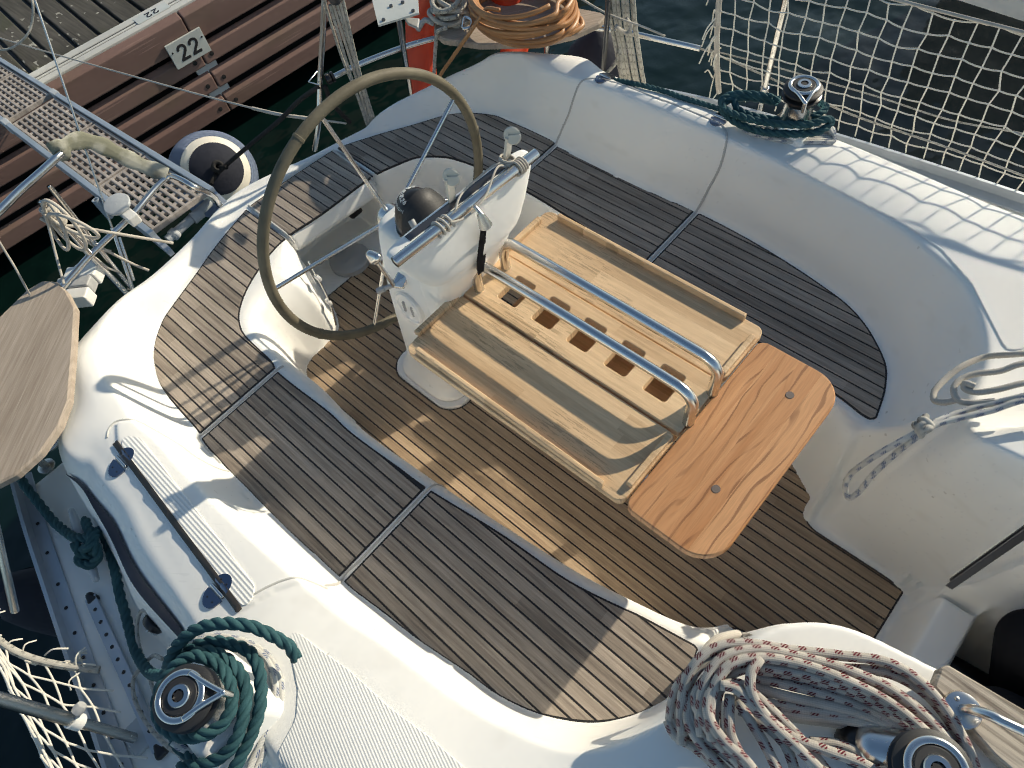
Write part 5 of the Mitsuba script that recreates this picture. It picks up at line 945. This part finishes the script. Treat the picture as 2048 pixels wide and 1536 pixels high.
strand('coil', [(-0.7581,2.189,0.8),(-0.7325,2.189,0.79),(-0.7432,2.136,0.785),(-0.8096,2.091,0.77),(-0.9049,2.053,0.765),(-0.9926,2.045,0.77),(-1.018,2.065,0.785),(-0.9798,2.103,0.785),(-0.8876,2.136,0.78)], .0130, 'teal_fibre', pt)
pb = thing('blue_flecked_rope', 'white rope with blue flecks hanging below the teal coil on the port coaming', 'rope')
for k in range(5):
    o = 4.5 * k
    pass
rope('turn', [A(q) * [1, 1, 0] + [0, 0, max(q[2], zat(q[0], q[1]) + .009)] for q in [(-0.9993,2.041,0.74),(-0.9423,2.046,0.717),(-0.8805,2.065,0.709),(-0.7946,2.09,0.708),(-0.7227,2.135,0.709),(-0.6795,2.187,0.715),(-0.7029,2.174,0.735),(-0.7513,2.133,0.75)]], .0078, 'rope_blue', pb, .01)
rope('turn', [A(q) * [1, 1, 0] + [0, 0, max(q[2], zat(q[0], q[1]) + .009)] for q in [(-0.9963,2.036,0.74),(-0.9379,2.039,0.717),(-0.8745,2.055,0.709),(-0.7889,2.08,0.708),(-0.7175,2.126,0.709),(-0.6731,2.175,0.715),(-0.7016,2.171,0.735),(-0.7513,2.133,0.75)]], .0078, 'rope_blue', pb, .01)
rope('turn', [A(q) * [1, 1, 0] + [0, 0, max(q[2], zat(q[0], q[1]) + .009)] for q in [(-0.9933,2.031,0.74),(-0.9335,2.032,0.717),(-0.8686,2.045,0.709),(-0.7833,2.071,0.708),(-0.7123,2.117,0.709),(-0.6668,2.163,0.715),(-0.7004,2.169,0.735),(-0.7513,2.133,0.75)]], .0078, 'rope_blue', pb, .01)
rope('turn', [A(q) * [1, 1, 0] + [0, 0, max(q[2], zat(q[0], q[1]) + .009)] for q in [(-0.9903,2.026,0.74),(-0.9292,2.025,0.717),(-0.8628,2.036,0.709),(-0.7776,2.061,0.708),(-0.7071,2.107,0.709),(-0.6605,2.151,0.715),(-0.6991,2.167,0.735),(-0.7513,2.133,0.75)]], .0078, 'rope_blue', pb, .01)
rope('turn', [A(q) * [1, 1, 0] + [0, 0, max(q[2], zat(q[0], q[1]) + .009)] for q in [(-0.9874,2.022,0.74),(-0.9249,2.018,0.717),(-0.8569,2.026,0.709),(-0.772,2.051,0.708),(-0.702,2.098,0.709),(-0.6542,2.14,0.715),(-0.6978,2.164,0.735),(-0.7513,2.133,0.75)]], .0078, 'rope_blue', pb, .01)

gr = thing('control_line', 'grey rope with dark blue flecks knotted and lying on the port bulkhead top', 'rope')
rope('turn', [(0.2207,1.59,0.82),(0.169,1.544,0.81),(0.1084,1.536,0.75),(0.0752,1.478,0.745),(0.0595,1.425,0.735),(0.0543,1.366,0.73),(0.0677,1.339,0.735),(0.0891,1.342,0.745),(0.1066,1.354,0.76)], .0085, 'rope_plain', gr, .01)
rope('turn', [(0.2322,1.547,0.83),(0.1802,1.504,0.82),(0.1523,1.472,0.8),(0.109,1.443,0.78),(0.0885,1.415,0.77),(0.0871,1.379,0.765),(0.1102,1.353,0.765),(0.1414,1.359,0.775),(0.1805,1.385,0.79)], .0085, 'rope_plain', gr, .01)
rope('turn', [(0.2549,1.488,0.83),(0.2103,1.454,0.82),(0.1661,1.409,0.8),(0.132,1.39,0.78),(0.1058,1.389,0.775),(0.1007,1.397,0.785),(0.1237,1.399,0.79)], .0085, 'rope_plain', gr, .01)
rope('turn', [(0.3025,1.49,0.85),(0.2253,1.417,0.82),(0.1829,1.38,0.79),(0.1518,1.35,0.775),(0.1223,1.309,0.765),(0.0977,1.267,0.76),(0.0829,1.233,0.755),(0.0648,1.198,0.74),(0.036,1.161,0.68),(0.0136,1.131,0.62),(0.0007,1.113,0.55),(0.0088,1.103,0.49),(0.0336,1.096,0.46),(0.0446,1.117,0.48),(0.0481,1.145,0.56),(0.0624,1.185,0.65),(0.0774,1.204,0.735),(0.0887,1.23,0.76)], .0085, 'rope_blue', gr, .01)
rope('turn', [(0.3165,1.466,0.84),(0.2298,1.405,0.82),(0.183,1.35,0.79),(0.1365,1.302,0.77),(0.1051,1.265,0.76),(0.0892,1.239,0.758)], .0085, 'rope_blue', gr, .01)
kn_ = [(0.0762,1.232,0.76)][0]
rope('knot', coil(A(kn_) + [-.01, .0, .004], (.8, -.6, .1), .014, 2.2, .014), .0088, 'rope_grey', gr, .006)
rope('knot', coil(A(kn_) + [.0, .0, .006], (.3, .8, .2), .015, 1.4, .012, 1), .0088, 'rope_grey', gr, .006)

# ================================================================ GANGWAY
gw = thing('gangway', 'aluminium gangway with teak grating leading from the stern to the pontoon', 'gangway')
gx_, gl_ = A([-.98984, .0096, -.14185]), None
gy_ = unit([-.0097, -1, 0]); gz_ = np.cross(gx_, gy_); gz_ = gz_ if gz_[2] > 0 else -gz_
GM = np.eye(4); GM[:3, 0], GM[:3, 1], GM[:3, 2], GM[:3, 3] = gx_, gy_, gz_, [-2.795, .737, .45]
def gob(name, m, mt, par, sm=False, **kw):
    m = m.copy(); m.apply_transform(GM)
    if np.linalg.det(GM[:3, :3]) < 0: m.faces = m.faces[:, ::-1]
    return obj(name, m, mt, par, sm, **kw)
for s0, s1 in ((0, 1.985), (2.0, 4.6)):
    for y in (0.0, .325): gob('side_rail', rbox((s0, y, -.05), (s1, y + .028, .012), .003), 'aluminium', gw, 30)
for y in (0, .325): gob('joint_cap', rbox((1.95, y - .004, -.052), (2.04, y + .032, .018), .004), 'grey_paint', gw, 30)
for s0, s1 in ((.03, .66), (.68, 1.31), (1.33, 1.94), (2.03, 2.68), (2.70, 3.34), (3.36, 4.0), (4.02, 4.58)):
    pn = gob('grating', rbox((s0, .032, -.024), (s0 + .018, .323, .002), .003), 'grating_wood', gw, 30)
    gob('batten', rbox((s1 - .018, .032, -.024), (s1, .323, .002), .003), 'grating_wood', pn, 30)
    for k in range(9): gob('batten', rbox((s0 + .016, .036 + k * .0335, -.020), (s1 - .016, .036 + k * .0335 + .0150, .0005 + .0015 * rng.random()), .002), 'grating_wood', pn, 30)
    n = int((s1 - s0) / .078)
    for k in range(1, n): gob('cross_batten', rbox((s0 + (s1 - s0) * k / n - .013, .034, -.020), (s0 + (s1 - s0) * k / n + .013, .321, -.0025), .002), 'grating_wood', pn, 30)
for y, p in ((.014, 0), (.339, 1)): gob('end_bracket', hull([(-.09, y - .012, -.05), (-.09, y + .012, -.05), (-.09, y - .012, -.08), (-.09, y + .012, -.08), (.05, y - .014, .012), (.05, y + .014, .012), (.05, y - .014, -.05), (.05, y + .014, -.05)]), 'aluminium', gw)
obj('socket_bar', cat(rod([(-2.865,0.7031,0.36)][0], [(-2.83,0.439,0.36)][0], .020, 16), rod([(-2.846,0.6383,0.36)][0], [(-2.843,0.5873,0.36)][0], .027, 16), rod([(-2.839,0.492,0.36)][0], [(-2.831,0.4675,0.36)][0], .027, 16)), 'grey_paint', gw, True)
gob('side_socket', lathe([(.011, 0), (.018, 0), (.018, .11), (.013, .11), (.011, 0)], (.55, .375, -.10), (0, 0, 1), 20), 'aluminium', gw, 30)

# ================================================================ PONTOON
dk_ = thing('pontoon', 'pontoon with dark planks, pale edge trim and red brown fender boards', 'pontoon')
DM = np.eye(4); de, dw = unit([.085, .996, 0]), unit([-.996, .085, 0])
DM[:3, 0], DM[:3, 1], DM[:3, 2], DM[:3, 3] = de, dw, [0, 0, 1], [-5.300, .860, 0]
def dob(name, m, mt, par=dk_, sm=False, **kw):
    m = m.copy(); m.apply_transform(DM); return obj(name, m, mt, par, sm, **kw)
pw = .1745
for k in range(-30, 24):
    u = .115 + k * pw
    dob('deck_plank', rbox((u + .011 + .004 * rng.random(), .195, -.05), (u + pw - .011 - .004 * rng.random(), 2.6, -.012 - .004 * rng.random()), .006), 'dock_plank')
dob('under_deck', ext(sbox(-6, .19, 5, 2.6), -.12, -.055), 'caulk')
for v0, v1, zz in ((0.0, .066, .0), (.080, .104, -.002), (.118, .190, .001)):
    dob('edge_trim', rbox((-6, v0, -.06), (5, v1, zz), .004), 'dock_trim')
dob('trim_core', ext(sbox(-6, .001, 5, .189), -.06, -.006), 'caulk')
J = .965
for row, (za, zb) in enumerate(((-.225, -.012), (-.415, -.275), (-.610, -.470), (-.815, -.670))):
    for k, (ua, ub) in enumerate(((J - 7.2, J - 4.806), (J - 4.8, J - 2.406), (J - 2.4, J - .006), (J, J + 2.394), (J + 2.4, J + 4.8))):
        t = .055 + (.012 if row == 0 else 0)
        b = rhull([(u, v, z) for u in (ua + .012, ub - .012) for v, z in ((-t + .012, za + .012), (-t + .012, zb - .035), (-.012, zb - .012), (-.012, za + .012))], .011, 1)
        f = dob('fender_board', b, 'dock_board', dk_, 30)
        if row: 
            for uu in (ua + .07, ub - .07): dob('bolt_hole', lathe([(0, 0), (.017, 0), (.017, .003), (0, .004)], (uu, -t, (za + zb) / 2 - .01), (0, -1, 0), 14), 'caulk', f)
for k in range(-3, 3):
    dob('bracket', ext(sbox(J + 2.4 * k - .085, -.012, J + 2.4 * k + .085, .02), -.80, -.2), 'grey_paint')
dob('beam', ext(sbox(-6, .10, 5, 2.4), -.9, -.13), 'caulk')
sg = thing('berth_sign', 'white berth number plate reading 22 on the red brown boards', 'sign')
sc = [A(p) - A([-5.3, .86, 0]) for p in [(-5.29,1.619,-0.1286),(-5.29,1.914,-0.1514),(-5.29,1.888,-0.3331),(-5.29,1.603,-0.3071)]]
su = [float(p @ de) for p in sc]; sz = [float(p[2]) for p in sc]
u0_, u1_, z0_, z1_ = (su[0] + su[3]) / 2, (su[1] + su[2]) / 2, (sz[2] + sz[3]) / 2, (sz[0] + sz[1]) / 2
SGN = -.082
dob('plate', rbox((u0_, SGN - .004, z0_), (u1_, SGN + .012, z1_), .002), 'sign_plate', sg, 30)
def ontext(t, h, uc, zc, v, bold=True, flip=False):
    m = text_mesh(t, h, .002, bold); m.apply_translation([-m.bounds[:, 0].mean(), -m.bounds[:, 1].mean(), 0])
    if flip: m.apply_transform(trimesh.transformations.rotation_matrix(math.pi, [0, 0, 1]))
    m.apply_transform(trimesh.transformations.rotation_matrix(math.pi / 2, [1, 0, 0])); m.apply_translation([uc, v, zc]); return m
dob('figures', ontext('22', (z1_ - z0_) * .60, (u0_ + u1_) / 2, (z0_ + z1_) / 2, SGN - .004), 'ink', sg)
for u in (u0_ + .025, u1_ - .02): dob('rivet', lathe([(0, 0), (.007, 0), (.006, .004), (0, .005)], (u, SGN - .004, (z0_ * .35 + z1_ * .65)), (0, -1, 0), 8), 'ink', sg)
tp = thing('berth_tape', 'small strip with an upside down 22 on the pale pontoon edge', 'label')
tc = A([(-5.361,1.699,0)][0]) - A([-5.3, .86, 0]); tu = float(tc @ de)
dob('strip', rbox((tu - .13, .050, .001), (tu + .13, .150, .004), .001), 'sign_plate', tp)
m = text_mesh('22', .062, .0015, True); m.apply_translation([-m.bounds[:, 0].mean(), -m.bounds[:, 1].mean(), 0]); m.apply_transform(trimesh.transformations.rotation_matrix(math.pi, [0, 0, 1])); m.apply_translation([tu, .098, .0045])
dob('figures', m, 'ink', tp)

# ================================================================ ROUND FENDER, NEIGHBOUR
bf_ = thing('round_fender', 'large round fender in a navy cover with cream ring beside the gangway', 'fender')
FCn = A([(-3.482,0.956,0.02)][0]); fa = unit([.74, -.06, .62])
fz = lambda pr_: lathe(pr_, FCn, fa, 48)
Rf = .235
arc = lambda a, b, r, n=10: [(math.sin(t) * r, math.cos(t) * r) for t in np.linspace(a, b, n)]
obj('cover', fz([(0, -Rf)] + arc(math.pi - .01, .80, Rf, 18) + [(0, .15)]), 'fender_blue', bf_, True)
obj('ring', fz(arc(.82, .58, Rf + .004, 8) + [(.1, .15), (.165, .16)]), 'fender_cream', bf_, 40)
obj('cap', fz(arc(.585, 0.01, Rf + .010, 12)), 'fender_navy', bf_, True)
kt = FCn + fa * (Rf + .02)
obj('knot', cat(sweep(coil(kt, fa, .022, 2.3, .014), circ(.011, 8))[0], rod(kt, kt + [.07, .02, .02], .012), rod(kt + [0, 0, -.01], kt + [.05, -.09, -.02], .010)), 'rope_dark', bf_, True)
nbt = thing('neighbouring_boat', 'white hull of a neighbouring boat at the top right corner', 'sailing boat')
hp_ = [A(p) for p in [(-1.427,6.149,-1),(-1.134,6.143,-1),(-0.7627,6.132,-1),(0.0519,6.084,-1),(0.662,6.005,-1)]]
obj('hull', hull(np.vstack([np.array(hp_), np.array(hp_) + [-.05, .10, .5], np.array(hp_) + [-.08, .0, 1.1], np.array(hp_) + [.9, 2.6, 1.1], np.array(hp_) + [.8, 2.4, -.1]])), 'gelcoat_deck', nbt, 20)


# ================================================================ PERSON SITTING IN THE COMPANIONWAY
per = thing('person', 'person in black clothing sitting in the companionway, only a knee and leg in view', 'person')
def limb(chain, ref=.014, it=8):
    parts = [rhull([a[:3], b[:3]], [a[3], b[3]], 2) for a, b in chain]
    M = man(parts[0])
    for p in parts[1:]: M = M + man(p)
    m = tri(M.refine_to_length(ref)); m.merge_vertices(); trimesh.smoothing.filter_taubin(m, iterations=it); return m
HP, CH, NK = (1.02, .92, .40, .155), (1.10, .92, .76, .16), (1.10, .92, 1.02, .06)
KA, KB = (.585, 1.03, .44, .088), (.60, .80, .42, .085)
AA, AB = (.70, 1.05, .02, .050), (.72, .80, .0, .050)
legs = [(HP, CH), (CH, NK), ((1.02, 1.00, .40, .12), KA), ((1.02, .84, .40, .12), KB), (KA, AA), (KB, AB), ((1.08, 1.10, .88, .075), (.88, 1.16, .62, .052)), ((1.08, .74, .88, .075), (.88, .70, .62, .052)), ((.88, 1.16, .62, .052), (.72, 1.05, .56, .040)), ((.88, .70, .62, .052), (.74, .82, .55, .040)), (CH, (1.08, 1.10, .88, .075)), (CH, (1.08, .74, .88, .075))]
obj('clothing', limb(legs), 'cloth_black', per, True)
mat('skin', pr((0.46, 0.27, 0.19), 0.5)); mat('hair', pr((0.03, 0.022, 0.016), 0.6))
obj('head', limb([((1.10, .92, 1.02, .055), (1.08, .92, 1.10, .06)), ((1.08, .92, 1.13, .078), (1.09, .92, 1.22, .092)), ((1.00, .92, 1.155, .016), (1.02, .92, 1.18, .020)), ((1.09, .83, 1.17, .020), (1.09, 1.01, 1.17, .020))], .012, 5), 'skin', per, True)
obj('hair', limb([((1.11, .92, 1.25, .085), (1.135, .92, 1.18, .080))], .015, 5), 'hair', per, True)
for hx, hy, hz, sg_ in ((.70, 1.04, .555, -1), (.72, .83, .545, 1)):
    ch = [((hx + .03, hy, hz, .030), (hx - .02, hy + sg_ * .01, hz + .004, .028))]
    for k in range(4): o = (k - 1.5) * .019; ch += [((hx - .02, hy + o, hz + .004, .011), (hx - .06, hy + o * 1.1, hz + .002, .0095)), ((hx - .06, hy + o * 1.1, hz + .002, .0095), (hx - .088 + abs(k - 1.5) * .008, hy + o * 1.1, hz - .016, .008))]
    ch += [((hx + .015, hy + sg_ * .02, hz, .013), (hx - .02, hy + sg_ * .05, hz - .004, .010))]
    obj('hand', limb(ch, .006, 3), 'skin', per, True)
for a in (AA, AB): obj('shoe', limb([((a[0] + .02, a[1], a[2] - .06, .045), (a[0] - .14, a[1], a[2] - .075, .036))], .014, 4), 'black_plastic', per, True)
